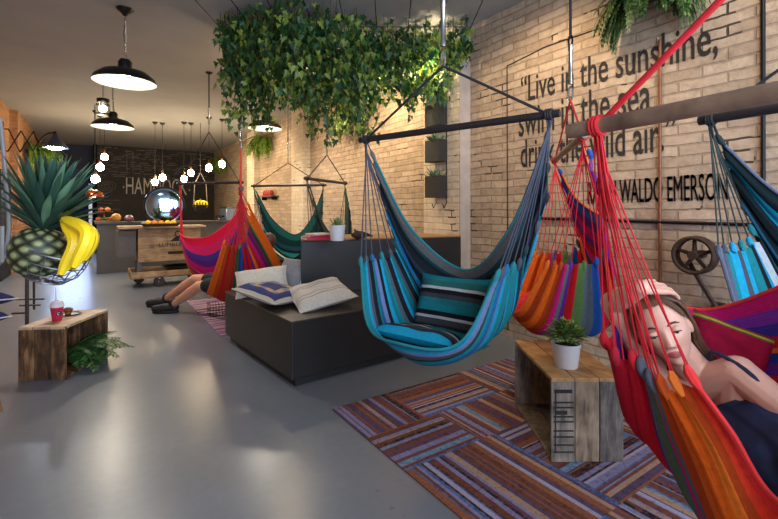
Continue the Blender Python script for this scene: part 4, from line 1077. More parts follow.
# ------------------------------------------------------------------ counter, cart and kitchen at the far end
CONC = plain('counter_concrete', (72, 68, 65), .6, var=.12, scale=5)
c0_ = at(96, 273, 8.5); ctz = 1.03
t = thing('service_counter', 'grey concrete service counter in front of chalkboard wall', 'counter', V((c0_.x + 1.4, c0_.y + .35, 0)))
m = MB(); m.box((c0_.x + 1.4, c0_.y + .35, (ctz - .045) / 2), (2.78, .68, ctz - .045)); m.build('body', CONC, t, smooth=False, bevel=.006)
m = MB(); m.box((c0_.x + 1.4, c0_.y + .35, ctz - .022), (2.84, .74, .043)); m.build('worktop', plain('counter_top', (70, 64, 60), .4), t, smooth=False, bevel=.005)
def cnt(px, d): q = at(px, 215, d); return V((q.x, q.y, ctz + .001))
c = cnt(104, 8.8); t = thing('pastry_board', 'round wooden board of pastries on left end of grey counter', 'board', c)
m = MB(); m.lathe([(.001, 0), (.18, 0), (.18, .02), (.001, .02)], c, 24); m.build('board', HW[0], t)
m = MB(); m.tube([c + V((.0, 0, .02)), c + V((0, 0, .2))], .012, 8); m.lathe([(.001, .2), (.15, .2), (.16, .215), (.001, .215)], c, 24); m.build('upper_tier', HW[1], t)
rnd = random.Random(4)
for k, (dx, z, col) in enumerate(((-.09, .021, (176, 84, 40)), (.09, .021, (190, 120, 50)), (.0, .021, (70, 100, 40)), (-.05, .2165, (150, 60, 36)), (.06, .2165, (180, 110, 60)))):
    q = c + V((dx, -.08 if z < .1 else 0, z)); o = MB().ell(q + V((0, 0, .038)), (.055, .05, .038), nu=14, nv=9).build('pastry', plain('pastry_%d' % k, col, .7, var=.3, scale=40), loc=q)
    tag(o, ('rust-brown pastry at left on the lower board of counter', 'golden pastry at right on the lower board of counter', 'green filled pastry in middle of lower board on counter', 'dark brown pastry at left on upper tier of board', 'tan pastry at right on upper tier of board')[k], 'pastry', 'pastries on the counter')
c = cnt(116, 8.75); o = MB().ell(c + V((0, 0, .085)), (.09, .09, .085), nu=18, nv=12).build('pumpkin', plain('amber_fruit', (196, 140, 70), .5, var=.3, scale=14), loc=c); tag(o, 'round amber fruit on counter right of the pastry board', 'fruit')
c = cnt(129, 8.75); o = MB().ell(c + V((0, 0, .07)), (.085, .085, .07), nu=18, nv=12).build('round_jar', plain('mauve_jar', (120, 82, 86), .35), loc=c); tag(o, 'small round mauve jar on the grey counter behind the cart', 'jar')

# the vintage wooden cart
q = at(138, 263, 7.0); CX, CYY = q.x, q.y; CW, CD = .95, .5; zb_, zt_ = .41, .96
CWD = [woodmat('cart_wood_%s' % n, a, b, c, (2.5, 2.5, 16)) for n, a, b, c in (('a', (96, 72, 46), (156, 124, 86), (184, 154, 116)), ('b', (84, 62, 40), (140, 110, 76), (172, 142, 104)))]
t = thing('wooden_cart', 'old wooden serving cart on wheels in front of grey counter', 'cart', V((CX + CW / 2, CYY + CD / 2, 0)))
m = MB()
for k in range(4): m.box((CX + CW / 2, CYY + .012, zb_ + (k + .5) * (zt_ - zb_) / 4), (CW, .024, (zt_ - zb_) / 4 - .004), None, k % 2)
for k in range(4):
    z = zb_ + (k + .5) * (zt_ - zb_) / 4; m.box((CX + .012, CYY + CD / 2, z), (.022, CD - .05, (zt_ - zb_) / 4 - .004), None, k % 2); m.box((CX + CW - .012, CYY + CD / 2, z), (.022, CD - .05, (zt_ - zb_) / 4 - .004), None, k % 2)
m.box((CX + CW / 2, CYY + CD - .012, (zb_ + zt_) / 2), (CW, .022, zt_ - zb_)); m.box((CX + CW / 2, CYY + CD / 2, zb_ + .012), (CW - .05, CD - .05, .02))
m.build('box_body', CWD, t, smooth=False, bevel=.003)
m = MB(); m.box((CX + CW / 2 - .1, CYY + CD / 2, zt_ + .022), (CW + .36, CD + .1, .04)); m.build('top_board', CWD[0], t, smooth=False, bevel=.005)
m = MB(); m.box((CX - .16, CYY + CD / 2, .72), (.26, CD, .42)); m.build('side_box', plain('grey_cart_side', (84, 80, 78), .7), t, smooth=False, bevel=.005)
m = MB(); m.box((CX + CW / 2 - .02, CYY + CD / 2 - .02, .17), (CW + .18, CD + .16, .035))
for dy in (-.12, CD + .08): m.box((CX + CW / 2 - .02, CYY + dy, .22), (CW + .18, .025, .09))
for dx in (-.1, CW + .06): m.box((CX + dx, CYY + CD / 2 - .02, .22), (.025, CD + .16, .09))
m.build('lower_tray', CWD, t, smooth=False, bevel=.004)
for (dx, dy) in ((.02, .06), (CW - .03, .06), (.02, CD - .04), (CW - .03, CD - .04)):
    m = MB(); m.box((CX + dx, CYY + dy, .29), (.07, .05, .24)); m.build('post', plain('grey_iron', (90, 88, 90), .5, .4), t, smooth=False, bevel=.004)
for (dx, dy) in ((.3, -.07), (CW - .05, -.07), (.05, CD), (CW - .05, CD)):
    c = V((CX + dx, CYY + dy, .085)); m = MB(); m.lathe([(.02, -.025), (.075, -.025), (.085, -.015), (.085, .015), (.075, .025), (.02, .025)], c, 22, frame((1, 0, 0), z=(.3, .95, 0))); w_ = m.build('wheel', plain('rubber_wheel', (62, 50, 50), .6), t)
    m = MB(); m.tube([c - V((.02, .06, 0)).normalized() * .04, c + V((.02, .06, 0)).normalized() * .04], .012, 8); m.box(c + V((0, 0, .055)), (.03, .065, .02)); m.build('fork', STEEL, w_)
m = MB(); ink = plain('cart_ink', (44, 34, 28), .9)
lay_text(m, '\u00b7LUMBERJACK\u00b7', (CX + .28, CYY - .001, .63), (1, 0, 0), (0, 0, 1), .62, .085)
cxx = CX + .59
m.tube([(cxx + .045 * math.cos(q_ * PI / 10), CYY - .003, .86 + .045 * math.sin(q_ * PI / 10)) for q_ in range(20)], .008, 5, closed=True)
m.add([(cxx - .03, CYY - .003, .82), (cxx + .03, CYY - .003, .82), (cxx + .13, CYY - .003, .735), (cxx - .13, CYY - .003, .735)], [(0, 1, 2, 3)])
m.box((cxx, CYY - .002, .545), (.3, .003, .05)); m.build('stencil_logo', ink, t, smooth=False)
c = V((CX + .62, CYY + .12, .1885)); t = thing('basin', 'dark round basin on the lower tray of wooden cart', 'basin', c)
m = MB(); m.lathe([(.001, 0), (.16, 0), (.25, .12), (.26, .13), (.24, .125), (.15, .02), (.001, .015)], c, 28); m.build('bowl', plain('dark_basin', (34, 28, 28), .4), t)
# round mirror, fruit tray and pineapple on the cart
ctop = zt_ + .0425
c = at(164.5, 211, 7.25); rr = 18.5 / F * 7.25; c.z = ctop + rr + .03; fd = V((-c.x, -c.y, .1)).normalized(); Mm = frame(fd.cross(V((0, 0, 1))), z=fd)
t = thing('round_mirror', 'round convex mirror with dark rim standing on wooden cart', 'mirror', V((c.x, c.y, ctop)))
m = MB(); m.lathe([(rr * (1 - .0) * math.sin(k / 10 * 1.2) / math.sin(1.2) * .92 + .0005, rr * .16 * (math.cos(k / 10 * 1.2) - math.cos(1.2))) for k in range(11)], c, 36, Mm); m.build('glass', plain('mirror', (170, 200, 225), .06, 1, var=0, bmp=0), t)
m = MB(); m.tube([c + Mm @ V((rr * .95 * math.cos(k * PI / 20), rr * .95 * math.sin(k * PI / 20), 0)) for k in range(40)], .022, 8, closed=True); m.build('rim', plain('dark_chrome', (60, 62, 68), .25, .9), t)
m = MB(); m.box((c.x, c.y, ctop + .014), (.26, .12, .026)); m.tube([(c.x, c.y, ctop + .02), (c.x, c.y, ctop + .09)], .02, 8); m.build('foot', BLACK, t)
c = at(161, 224, 6.95); c.z = ctop + .001; t = thing('fruit_tray', 'oval tray on the wooden cart in front of round mirror', 'tray', c)
m = MB(); m.lathe([(.001, 0), (.25, 0), (.28, .045), (.275, .048), (.245, .008), (.001, .008)], V((0, 0, 0)), 30)
for v_ in m.v: v_.y *= .55
m.v = [c + v_ for v_ in m.v]; m.build('tray', plain('dark_tray', (56, 40, 30), .5), t)
FR = [(-.18, .0, (230, 180, 30), 'yellow lemon at left end of the fruit tray'), (-.09, -.04, (226, 130, 24), 'orange near the left of the fruit tray'), (.0, -.05, (232, 140, 30), 'orange at front centre of the fruit tray'), (.09, -.04, (240, 190, 40), 'yellow lemon right of centre on fruit tray'), (.18, .0, (236, 190, 50), 'yellow lemon at right end of the fruit tray'), (.1, .06, (150, 160, 50), 'green lime at back right of the fruit tray'), (-.1, .06, (200, 90, 40), 'red-orange fruit at back left of the fruit tray')]
for dx, dy, col, lab in FR:
    q = c + V((dx, dy, .009)); r_ = .044
    o = MB().ell(q + V((0, 0, r_ + (.0 if abs(dx) < .16 else .004))), (r_ * 1.05, r_, r_), nu=16, nv=10).build('citrus', plain('citrus_%d_%d' % (col[0], col[1]), col, .45, var=.06), loc=q); tag(o, lab, 'fruit', 'fruit on the cart tray')
def pineapple(label, c, r, h, axis, crown, nleaf, seed, body_mat, leaf_mat, cat='pineapple', spread=1.0, lw=.03):
    Mz = frame(V(axis).orthogonal(), z=axis); t = thing('pineapple', label, cat, c)
    m = MB(); nu, nv = 60, 40; rows = []
    for i in range(nv + 1):
        s = i / nv; ph = -PI / 2 + PI * s; rr_ = r * (math.cos(ph) ** .72 if abs(math.cos(ph)) > 1e-6 else 0); z = h / 2 * math.sin(ph); row = []
        for j in range(nu + 1):
            a = 2 * PI * j / nu
            e1 = math.sin(4 * a + 17 * s); e2 = math.sin(4 * a - 17 * s); bp_ = (abs(e1) * abs(e2)) ** .5
            k = 1 + .11 * bp_ - .03
            row.append(V(c) + Mz @ V((rr_ * k * math.cos(a), rr_ * k * math.sin(a), z + h / 2)))
        rows.append(row)
    m.grid(rows, uvs=lambda a, b: (b, a)); m.build('body', body_mat, t, angle=60)
    m = MB(); rnd = random.Random(seed); top = V(c) + Mz @ V((0, 0, h * .95))
    for k in range(nleaf):
        s = k / nleaf; a = k * 2.399; el = 1.25 * (1 - s) * spread + .06
        d = Mz @ V((math.cos(a) * math.sin(el), math.sin(a) * math.sin(el), math.cos(el)))
        b_ = top + Mz @ V((math.cos(a) * r * .25 * (1 - s), math.sin(a) * r * .25 * (1 - s), crown * .18 * s))
        blade(m, b_, d, Mz @ V((0, 0, 1)) if abs(d.dot(Mz @ V((0, 0, 1)))) < .98 else Mz @ V((1, 0, 0)), crown * (.42 + .58 * math.sin(PI * (.08 + .72 * s))) * rnd.uniform(.9, 1.1), lw * rnd.uniform(.85, 1.15), (.35 * (1 - s)), 8, fold=.45)
    m.build('crown', leaf_mat, t, angle=60); return t
def pinemat():
    m, t, b = nodes('pineapple_skin'); tc = t.nodes.new('ShaderNodeTexCoord'); n = N(t, 'ShaderNodeTexNoise', Scale=26.0, Detail=4.0); t.links.new(tc.outputs['Object'], n.inputs[0])
    sp = t.nodes.new('ShaderNodeSeparateXYZ'); t.links.new(tc.outputs['UV'], sp.inputs[0])
    def wave(sg):
        a = N(t, 'ShaderNodeMath', operation='MULTIPLY'); a.inputs[1].default_value = 8 * PI; t.links.new(sp.outputs[0], a.inputs[0])
        q = N(t, 'ShaderNodeMath', operation='MULTIPLY_ADD'); q.inputs[1].default_value = 17 * sg; t.links.new(sp.outputs[1], q.inputs[0]); t.links.new(a.outputs[0], q.inputs[2])
        s = N(t, 'ShaderNodeMath', operation='SINE'); t.links.new(q.outputs[0], s.inputs[0]); u = N(t, 'ShaderNodeMath', operation='ABSOLUTE'); t.links.new(s.outputs[0], u.inputs[0]); return u.outputs[0]
    ml = N(t, 'ShaderNodeMath', operation='MULTIPLY'); t.links.new(wave(1), ml.inputs[0]); t.links.new(wave(-1), ml.inputs[1])
    ad = N(t, 'ShaderNodeMath', operation='MULTIPLY_ADD'); ad.inputs[1].default_value = .35; t.links.new(n.outputs[0], ad.inputs[0]); t.links.new(ml.outputs[0], ad.inputs[2])
    t.links.new(ramp(t, ad.outputs[0], [(.22, lin((16, 18, 12))), (.42, lin((44, 52, 28))), (.75, lin((78, 86, 50))), (1.0, lin((126, 128, 92)))]), b.inputs['Base Color'])
    b.inputs['Roughness'].default_value = .5; return m
PSK = pinemat(); PLF = leafmat('pineapple_leaf', (20, 40, 38), (50, 84, 66), (120, 156, 120), .4, .1)
c = at(157, 222, 7.02); c.z = ctop + .012; c.y -= .0
pineapple('small pineapple standing in fruit tray before the round mirror', c + V((.0, -.02, 0)), .05, .12, V((0, 0, 1)), .17, 26, 2, PSK, PLF)
for px, col, lab in ((144, (200, 200, 205), 'small white cup on the wooden cart left of fruit tray'), (149, (60, 64, 70), 'small dark cup on the wooden cart beside fruit tray')):
    c = at(px, 226, 6.95); c.z = ctop + .001; o = MB().lathe([(.001, 0), (.03, 0), (.04, .07), (.036, .07), (.027, .008), (.001, .008)], c, 18).build('cup', plain('cup_%d' % px, col, .3), loc=c); tag(o, lab, 'cup', 'cups on the cart')
# hanging banana basket on the end wall
c = at(200.5, 205, 9.9); t = thing('hanging_basket', 'dark hanging basket on rope loop before chalkboard wall', 'basket', V((c.x, c.y, CEIL)))
m = MB(); m.lathe([(.001, -.17), (.1, -.15), (.17, -.02), (.18, 0), (.165, 0), (.09, -.13), (.001, -.14)], c, 22); m.build('bowl', plain('dark_basket', (36, 32, 30), .8), t)
m = MB()
for s in (-1, 1): m.tube([c + V((s * .15, 0, 0)), c + V((s * .12, 0, .5)), c + V((0, 0, .75)), V((c.x, c.y, CEIL))], .007, 6)
m.build('rope', plain('white_rope', (120, 114, 108), .9), t)
YEL = plain('banana_peel', (240, 204, 30), .45, var=.12, scale=14, bmp=.03); BTIP = plain('banana_tip', (110, 96, 30), .7)
def banana(m, a, b, c_, r, mi=0):
    pts = spline([V(a), V(b), V(c_)], 12); k = len(pts)
    m.tube(pts, [r * (.32 + .68 * min(1, math.sin(PI * (i + .6) / (k + .2)) * 1.5)) for i in range(k)], 8, mi)
t2 = thing('banana_bunch', 'small bunch of bananas in the dark hanging basket', 'bananas', c, None)
for k in range(5):
    a = k * .5 - 1; m = MB(); banana(m, c + V((a * .04, -.02, .10)), c + V((a * .12, -.09, .05)), c + V((a * .11, -.1, -.05)), .019); m.build('banana', YEL, t2)
m = MB(); m.tube([c + V((0, -.02, .14)), c + V((0, -.02, .08))], [.012, .025], 8); m.build('stem', BTIP, t2)
# wooden shelf with red jars
p = at_x(272, 196, WX); t = thing('wall_shelf', 'small wooden shelf on brick wall behind dark teal hammock', 'shelf', p)
m = MB(); m.box((WX - .09, p.y, p.z - .012), (.17, .95, .024)); m.build('board', woodmat('shelf_wood', (60, 40, 26), (98, 70, 46), (130, 98, 68)), t, smooth=False, bevel=.003)
for s in (-.35, .35): m = MB(); m.box((WX - .07, p.y + s, p.z - .06), (.12, .02, .07)); m.build('bracket', BLACK, t, smooth=False)
for k in range(4):
    q = V((WX - .09, p.y + .24 - k * .15, p.z + .001)); o = MB().lathe([(.001, 0), (.045, 0), (.055, .05), (.05, .1), (.035, .12), (.036, .13), (.001, .13)], q, 18).build('jar', plain('red_jar', (150, 30, 30), .35), loc=q)
    tag(o, 'small red jar standing on the wooden wall shelf', 'jar', 'red jars on the wall shelf')
# kitchen counter along the right wall far back
a = at(216, 240, 10.6)
t = thing('kitchen_counter', 'far kitchen counter along brick wall behind the red hammocks', 'counter', V((2.9, 12.1, 0)))
m = MB(); m.box((2.9, 12.1, .44), (.6, 1.9, .88)); m.build('body', plain('cabinet_brown', (110, 90, 74), .6), t, smooth=False, bevel=.005)
m = MB(); m.box((2.9, 12.1, .90), (.64, 1.94, .04)); m.build('worktop', plain('steel_worktop', (150, 150, 152), .35, .6), t, smooth=False, bevel=.004)
q = V((2.9, 11.6, .921)); t = thing('coffee_machine', 'steel coffee machine on the far kitchen counter', 'coffee machine', q)
m = MB(); m.box(q + V((0, 0, .21)), (.42, .7, .36)); m.build('body', plain('machine_steel', (150, 165, 190), .3, .8), t, bevel=.02)
m = MB(); m.box(q + V((-.02, 0, .015)), (.48, .74, .03)); m.build('drip_tray', BLACK, t, bevel=.005)
m = MB(); m.box(q + V((0, 0, .41)), (.4, .68, .03)); m.tube([q + V((-.2, -.34, .46)), q + V((-.2, .34, .46))], .01, 6); m.build('cup_rail', STEEL, t, bevel=.004)
for s in (-.17, .17): m = MB(); m.tube([q + V((-.22, s, .2)), q + V((-.36, s, .18))], [.03, .016], 8); m.build('handle', BLACK, t)
for k in range(3):
    qq = V((2.85, 12.3 + k * .2, .921)); o = MB().lathe([(.001, 0), (.045, 0), (.045, .17), (.02, .21), (.015, .28), (.001, .285)], qq, 16).build('bottle', plain('dark_bottle_%d' % k, ((50, 60, 46), (60, 40, 34), (40, 44, 60))[k], .25), loc=qq)
    tag(o, ('dark green bottle on far kitchen counter beside coffee machine', 'brown bottle in the middle of three on far kitchen counter', 'dark blue bottle farthest along the far kitchen counter')[k], 'bottle', 'bottles on the kitchen counter')

# ------------------------------------------------------------------ fruit stand at the left edge
WPAINT = plain('white_tube_paint', (105, 102, 100), .4, var=.05)
fb = at(46, 268, 1.38)
t = thing('fruit_stand', 'white tube stand with wire basket of fruit at left edge', 'stand', V((at(-2, 300, 1.35).x, at(-2, 300, 1.35).y, 0)))
a = at(1, 150, 1.32); b = at(9, 250, 1.34); lo = at(-22, 400, 1.36); lo.z = 0
m = MB(); m.tube(spline([at(0, 118, 1.32), at(5, 170, 1.32), at(9, 228, 1.33), at(2, 262, 1.34), at(-12, 300, 1.35), V((lo.x, lo.y, .02))], 16), .006, 8); m.build('pole', WPAINT, t)
m = MB(); q0 = at(2, 235, 1.33); m.tube([at(2, 226, 1.33), at(2, 262, 1.33)], .008, 8); m.tube([at(2, 262, 1.33), at(9, 250, 1.34)], .006, 8); m.build('clip', WPAINT, t)
m = MB(); m.lathe([(.001, 0), (.16, 0), (.16, .012), (.02, .02)], V((lo.x, lo.y, .0)), 24); m.build('base', BLACK, t)
WIRE = plain('wire', (120, 120, 124), .35, .8)
m = MB(); cr_ = at(54, 249, 1.40); rx = V((CY, -SY, 0)); dp = V((SY, CY, 0))
tl = V((0, 0, 1)) + rx * .36; tl.normalize(); ex_ = (rx - tl * rx.dot(tl)).normalized(); ey_ = dp
Wb = Matrix((ex_, ey_, tl)).transposed()
def ring(r, z, rr=.0022):
    m.tube([cr_ + Wb @ V((r * 1.05 * math.cos(k * PI / 16), r * .85 * math.sin(k * PI / 16), z)) for k in range(32)], rr, 6, closed=True)
ring(.105, .0, .003); ring(.10, -.035, .0018); ring(.088, -.07, .0018); ring(.06, -.098, .003)
for k in range(16):
    q = k * PI / 8; m.tube(spline([cr_ + Wb @ V((1.05 * r_ * math.cos(q), .85 * r_ * math.sin(q), z)) for r_, z in ((.105, 0), (.098, -.045), (.08, -.082), (.04, -.1), (0.004, -.104))], 8), .0018, 5)
m.tube([cr_ + Wb @ V((-.105, 0, 0)), at(9, 240, 1.34)], .005, 6)
m.build('wire_basket', WIRE, t)
c = at(35, 276, 1.38); axis = V((0, 0, 1)) + rx * .13 + dp * .05
pineapple('large ripe pineapple with long green leaves in wire basket', c, .076, .155, axis, .235, 105, 21, PSK, PLF, spread=.76, lw=.025)
t = thing('banana_bunch', 'bunch of yellow bananas in wire basket beside the large pineapple', 'bananas', at(76, 245, 1.36))
hd = at(62, 222, 1.40)
for (p1, p2, p3, r_) in (((64, 219, 1.37), (88, 234, 1.31), (74, 267, 1.30), .021), ((63, 220, 1.39), (75, 243, 1.35), (61, 274, 1.34), .020), ((65, 218, 1.40), (92, 234, 1.40), (84, 260, 1.39), .019), ((64, 219, 1.43), (84, 240, 1.45), (72, 270, 1.43), .018)):
    m = MB(); banana(m, at(*p1), at(*p2), at(*p3), r_); e_ = at(*p3); m.ell(e_, .007, nu=8, nv=6, mi=1); m.build('banana', [YEL, BTIP], t)
m = MB(); m.tube([at(58, 216, 1.41), at(65, 221.5, 1.40)], [.008, .016], 8); m.build('stem', BTIP, t)
o = MB().ell(at(63, 250, 1.45), .034, nu=16, nv=10).build('mango', plain('orange_fruit', (214, 140, 30), .45, var=.15, scale=12), loc=at(63, 250, 1.45)); tag(o, 'small orange fruit in wire basket between pineapple and bananas', 'fruit')
# grey metal rack behind the crate
t = thing('metal_rack', 'thin dark metal rack standing behind the brown crate', 'rack', on_floor(28, 341))
q = on_floor(27, 338); d0 = q.x * SY + q.y * CY
IR = plain('dark_iron', (70, 66, 66), .5, .5)
m = MB(); m.tube([V((q.x, q.y, 0)), V((q.x, q.y, .72))], .016, 10); m.build('post', IR, t)
m = MB(); s_ = at(34, 320, d0 + .35); m.tube([V((s_.x, s_.y, .2)), V((s_.x, s_.y, .72))], .011, 8); m.build('post', IR, t)
for (x0, x1, y) in ((16, 44, 299.5), (20, 40, 305.5), (12, 26, 313.5)):
    m = MB(); m.tube([at(x0, y, d0 + .04), at(x1, y - .5, d0 + .35 if x1 > 30 else d0 + .03)], .009, 8); m.build('rung', IR, t)
# stool with two navy cushions at the very edge
q = at(-44, 330, 2.5); t = thing('wooden_stool', 'wooden stool at left edge with navy cushions piled on it', 'stool', V((q.x, q.y, 0))); sz_ = .56
m = MB(); m.lathe([(.001, sz_ - .03), (.17, sz_ - .03), (.175, sz_ - .015), (.17, sz_), (.001, sz_)], V((q.x, q.y, 0)), 28); m.build('seat', BW[0], t)
for k in range(4):
    a = k * PI / 2 + .5; m = MB(); m.tube([V((q.x + .11 * math.cos(a), q.y + .11 * math.sin(a), sz_ - .03)), V((q.x + .2 * math.cos(a), q.y + .2 * math.sin(a), 0))], [.02, .015], 10); m.build('leg', HW[1], t)
NAVY = stripes('navy_beige', [(6, (46, 48, 92)), (3, (176, 160, 140)), (8, (46, 48, 92)), (1, (190, 180, 170)), (3, (46, 48, 92))])
o, e = cushion('lower navy cushion with beige piping on stool at left edge', V((q.x + .01, q.y, sz_ + .058)), .36, .36, .10, lay(.5), NAVY, 'navy cushions on the stool'); piping(o, e, CREAM)
o, e = cushion('upper navy cushion with beige top on stool at left edge', V((q.x + .02, q.y + .02, sz_ + .165)), .36, .36, .10, lay(.8, R(6), (0, 1, 0)), stripes('beige_navy', [(4, (46, 48, 92)), (8, (190, 168, 140)), (4, (46, 48, 92))]), 'navy cushions on the stool'); piping(o, e, CREAM)
# black wire basket under the orange hammock
q = on_floor(219, 318); q = V((q.x + .05, q.y + .15, .009)); t = thing('wire_basket', 'small black wire basket standing under the orange hammock', 'basket', q)
m = MB()
for z in (.004, .07, .14): m.tube([q + V((.13 * sx_, .1 * sy_, z)) for sx_, sy_ in ((-1, -1), (1, -1), (1, 1), (-1, 1))], .004, 6, closed=True)
m.build('frame', BLACK, t); m = MB()
for k in range(9):
    for sy_ in (-.1, .1): m.tube([q + V((-.13 + k * .0325, sy_, .004)), q + V((-.13 + k * .0325, sy_, .14))], .0025, 5)
for k in range(5):
    for sx_ in (-.13, .13): m.tube([q + V((sx_, -.1 + k * .05, .004)), q + V((sx_, -.1 + k * .05, .14))], .0025, 5)
for k in range(9): m.tube([q + V((-.13 + k * .0325, -.1, .004)), q + V((-.13 + k * .0325, .1, .004))], .0025, 5)
m.build('wires', BLACK, t)
# ------------------------------------------------------------------ people
def cap(m, a, ra, b, rb, n=14):
    """a tapering limb segment with rounded ends"""
    a = V(a); b = V(b); d = b - a; L_ = d.length; d = d / L_ if L_ > 1e-6 else V((0, 0, 1))
    pts = []; rs = []
    for k in range(5): q = PI / 2 * k / 4; pts.append(a - d * ra * math.cos(q)); rs.append(max(ra * math.sin(q), ra * .03))
    for k in range(5): q = PI / 2 * k / 4; pts.append(b + d * rb * math.sin(q)); rs.append(max(rb * math.cos(q), rb * .03))
    m.tube(pts, rs, n)
def limb(m, pts, rs):
    for i in range(len(pts) - 1): cap(m, pts[i], rs[i], pts[i + 1], rs[i + 1])
def hand(m, wrist, d, nrm, thumb_side, size=.175, curl=.5):
    """palm, four unequal fingers with two bends, a thumb off the side of the palm"""
    d = V(d).normalized(); nrm = V(nrm); nrm = (nrm - d * nrm.dot(d)).normalized(); sd = d.cross(nrm) * thumb_side
    w = V(wrist); k = size / .18
    roots = []
    for i, (o, pl_) in enumerate(((.034, .086), (.0115, .092), (-.0115, .088), (-.033, .078))):
        r = w + d * pl_ * k + sd * o * k; roots.append(r); cap(m, w + sd * o * .55 * k + d * .012 * k, .0125 * k, r, .0095 * k, 10)
    for r, ln, o in zip(roots, (.072, .080, .074, .058), (.20, .06, -.07, -.22)):
        p = r; q = (d + sd * o).normalized(); rad = .0078 * k
        for s, c in ((.46, .35), (.30, .75), (.24, .6)):
            q = (q * math.cos(curl * c) + nrm * math.sin(curl * c)).normalized(); e = p + q * ln * s * k; cap(m, p, rad, e, rad * .92, 10); p = e; rad *= .92
    p = w + d * .022 * k + sd * .022 * k; q = (d * .62 + sd * .75 + nrm * .25).normalized(); rad = .0125 * k
    for s, c in ((.042, 0), (.032, .3), (.026, .3)):
        q = (q + d * c + nrm * c * .5).normalized(); e = p + q * s * k; cap(m, p, rad, e, rad * .86, 10); p = e; rad *= .86
def remesh(m, name, mats, parent, voxel, smooth=4, pick=None, cuts=()):
    base = V((0, 0, 0)); q = parent
    while q is not None: base += q.location; q = q.parent
    tmp = m.build('tmp', mats[0] if isinstance(mats, list) else mats, None)
    r = tmp.modifiers.new('r', 'REMESH'); r.mode = 'VOXEL'; r.voxel_size = voxel
    if smooth: s = tmp.modifiers.new('s', 'SMOOTH'); s.iterations = smooth; s.factor = .5
    bpy.context.view_layer.update(); dg = bpy.context.evaluated_depsgraph_get()
    me0 = tmp.evaluated_get(dg).to_mesh()
    vs = [v.co.copy() for v in me0.vertices]; fs = [tuple(p.vertices) for p in me0.polygons]
    bpy.data.objects.remove(tmp)
    if cuts:                                          # clean neckline and armholes
        bm = bmesh.new(); bv = [bm.verts.new(v) for v in vs]
        for f in fs: bm.faces.new([bv[i] for i in f])
        for co_, no_ in cuts:
            bmesh.ops.bisect_plane(bm, geom=bm.verts[:] + bm.edges[:] + bm.faces[:], plane_co=co_, plane_no=no_, clear_inner=True)
        bm.verts.index_update(); vs = [v.co.copy() for v in bm.verts]; fs = [tuple(v.index for v in f.verts) for f in bm.faces]; bm.free()
    o = MB(); o.add(vs, fs)
    if pick: o.m = [pick(sum((vs[i] for i in f), V((0, 0, 0))) / len(f)) for f in fs]
    return o.build(name, mats, parent, angle=180)
def headshape(p, q, fem=1):
    x, y, z = q.x, q.y, q.z
    if p.z < 0: x *= 1 - .30 * (-p.z) ** 1.6
    if p.z < 0 and p.y < 0: y *= 1 - .35 * (-p.z)
    if p.y > 0 and p.z < -.45: y += .026 * (-p.z - .45) / .55 * min(1, p.y * 3 + .35)
    if p.y > .1:
        g = lambda a, b: math.exp(-(a / b) ** 2)
        if -.05 < z < .022:
            s = (.018 - z) / .054; hgt = .023 * max(0, min(1, s)) ** 1.2
            if z < -.036: hgt *= max(0, 1 - (-.036 - z) / .010)
            y += hgt * g(x, .0095 + .004 * max(0, s))
            if -.048 < z < -.024: y += .007 * (g(abs(x) - .0125, .0055)) * g(z + .036, .008)
        y -= .011 * g(abs(x) - .031, .015) * g(z - .004, .012)
        y += .0045 * g(z - .024, .008) * g(x, .05)
        y += .007 * g(x, .019) * g(z + .0585, .0045) + .0075 * g(x, .016) * g(z + .069, .005)
        y -= .002 * g(x, .022) * g(z + .0637, .002)
        y += .007 * g(x, .019) * g(z + .098, .014)
        y += .005 * g(abs(x) - .042, .018) * g(z + .024, .022)
    return V((x, y, z))
def add_head(m, c, M, k=1.0):
    m.ell(c, V((.070, .090, .112)) * k, M, 84, 60, fn=lambda p, q: headshape(p, q / k) * k)
    for s in (-1, 1): m.ell(V(c) + M @ V((s * .071 * k, -.008 * k, -.006 * k)), V((.010, .019, .030)) * k, M, 12, 10)
def skinmat(name, c, lips=False):
    if name in MC: return MC[name]
    m, t, b = nodes(name); n = N(t, 'ShaderNodeTexNoise', Scale=18.0, Detail=3.0); t.links.new(coords(t), n.inputs[0])
    l = lin(c); t.links.new(ramp(t, n.outputs[0], [(.3, tuple(x * y for x, y in zip(l[:3], (.93, .86, .84))) + (1,)), (.7, l)]), b.inputs['Base Color'])
    b.inputs['Roughness'].default_value = .45; b.inputs['Subsurface Weight'].default_value = .15; b.inputs['Subsurface Radius'].default_value = (.02, .008, .004); MC[name] = m; return m
SKIN = skinmat('fair_skin', (226, 178, 158)); LIP = skinmat('lip_skin', (178, 92, 92)); SKINM = skinmat('tanned_skin', (206, 150, 122))
RXV = V((CY, -SY, 0)); FWD = V((SY, CY, 0)); UPV = V((0, 0, 1))
# --- the woman lying in the near hammock
hc = at(663, 328, 1.37)
yf = (-FWD * .87 - RXV * .47 + UPV * .02).normalized(); zf = (-RXV * .44 + UPV * .9); zf = (zf - yf * zf.dot(yf)).normalized(); xf = yf.cross(zf)
HM = Matrix((xf, yf, zf)).transposed()
hl = lambda x, y, z: hc + HM @ V((x, y, z))
nb = at(704, 377, 1.36); shL = at(738, 373, 1.26); shR = at(664, 384, 1.45); ch = at(724, 418, 1.34); wa = V((1.43, .31, .60)); hp = V((1.44, .16, .54))
elR = at(612, 303, 1.47); wrR = at(642, 288, 1.31)
elL = at(812, 432, 1.10); wrL = V((1.18, .02, .78))
t = thing('person', 'woman in navy top lying in red and orange hammock, hand on her head', 'person', hp - V((0, 0, .14)))
m = MB(); add_head(m, hc, HM, 1.0)
limb(m, [hl(0, -.025, -.05), hl(0, -.03, -.09).lerp(nb, .5), nb], [.052, .050, .056])
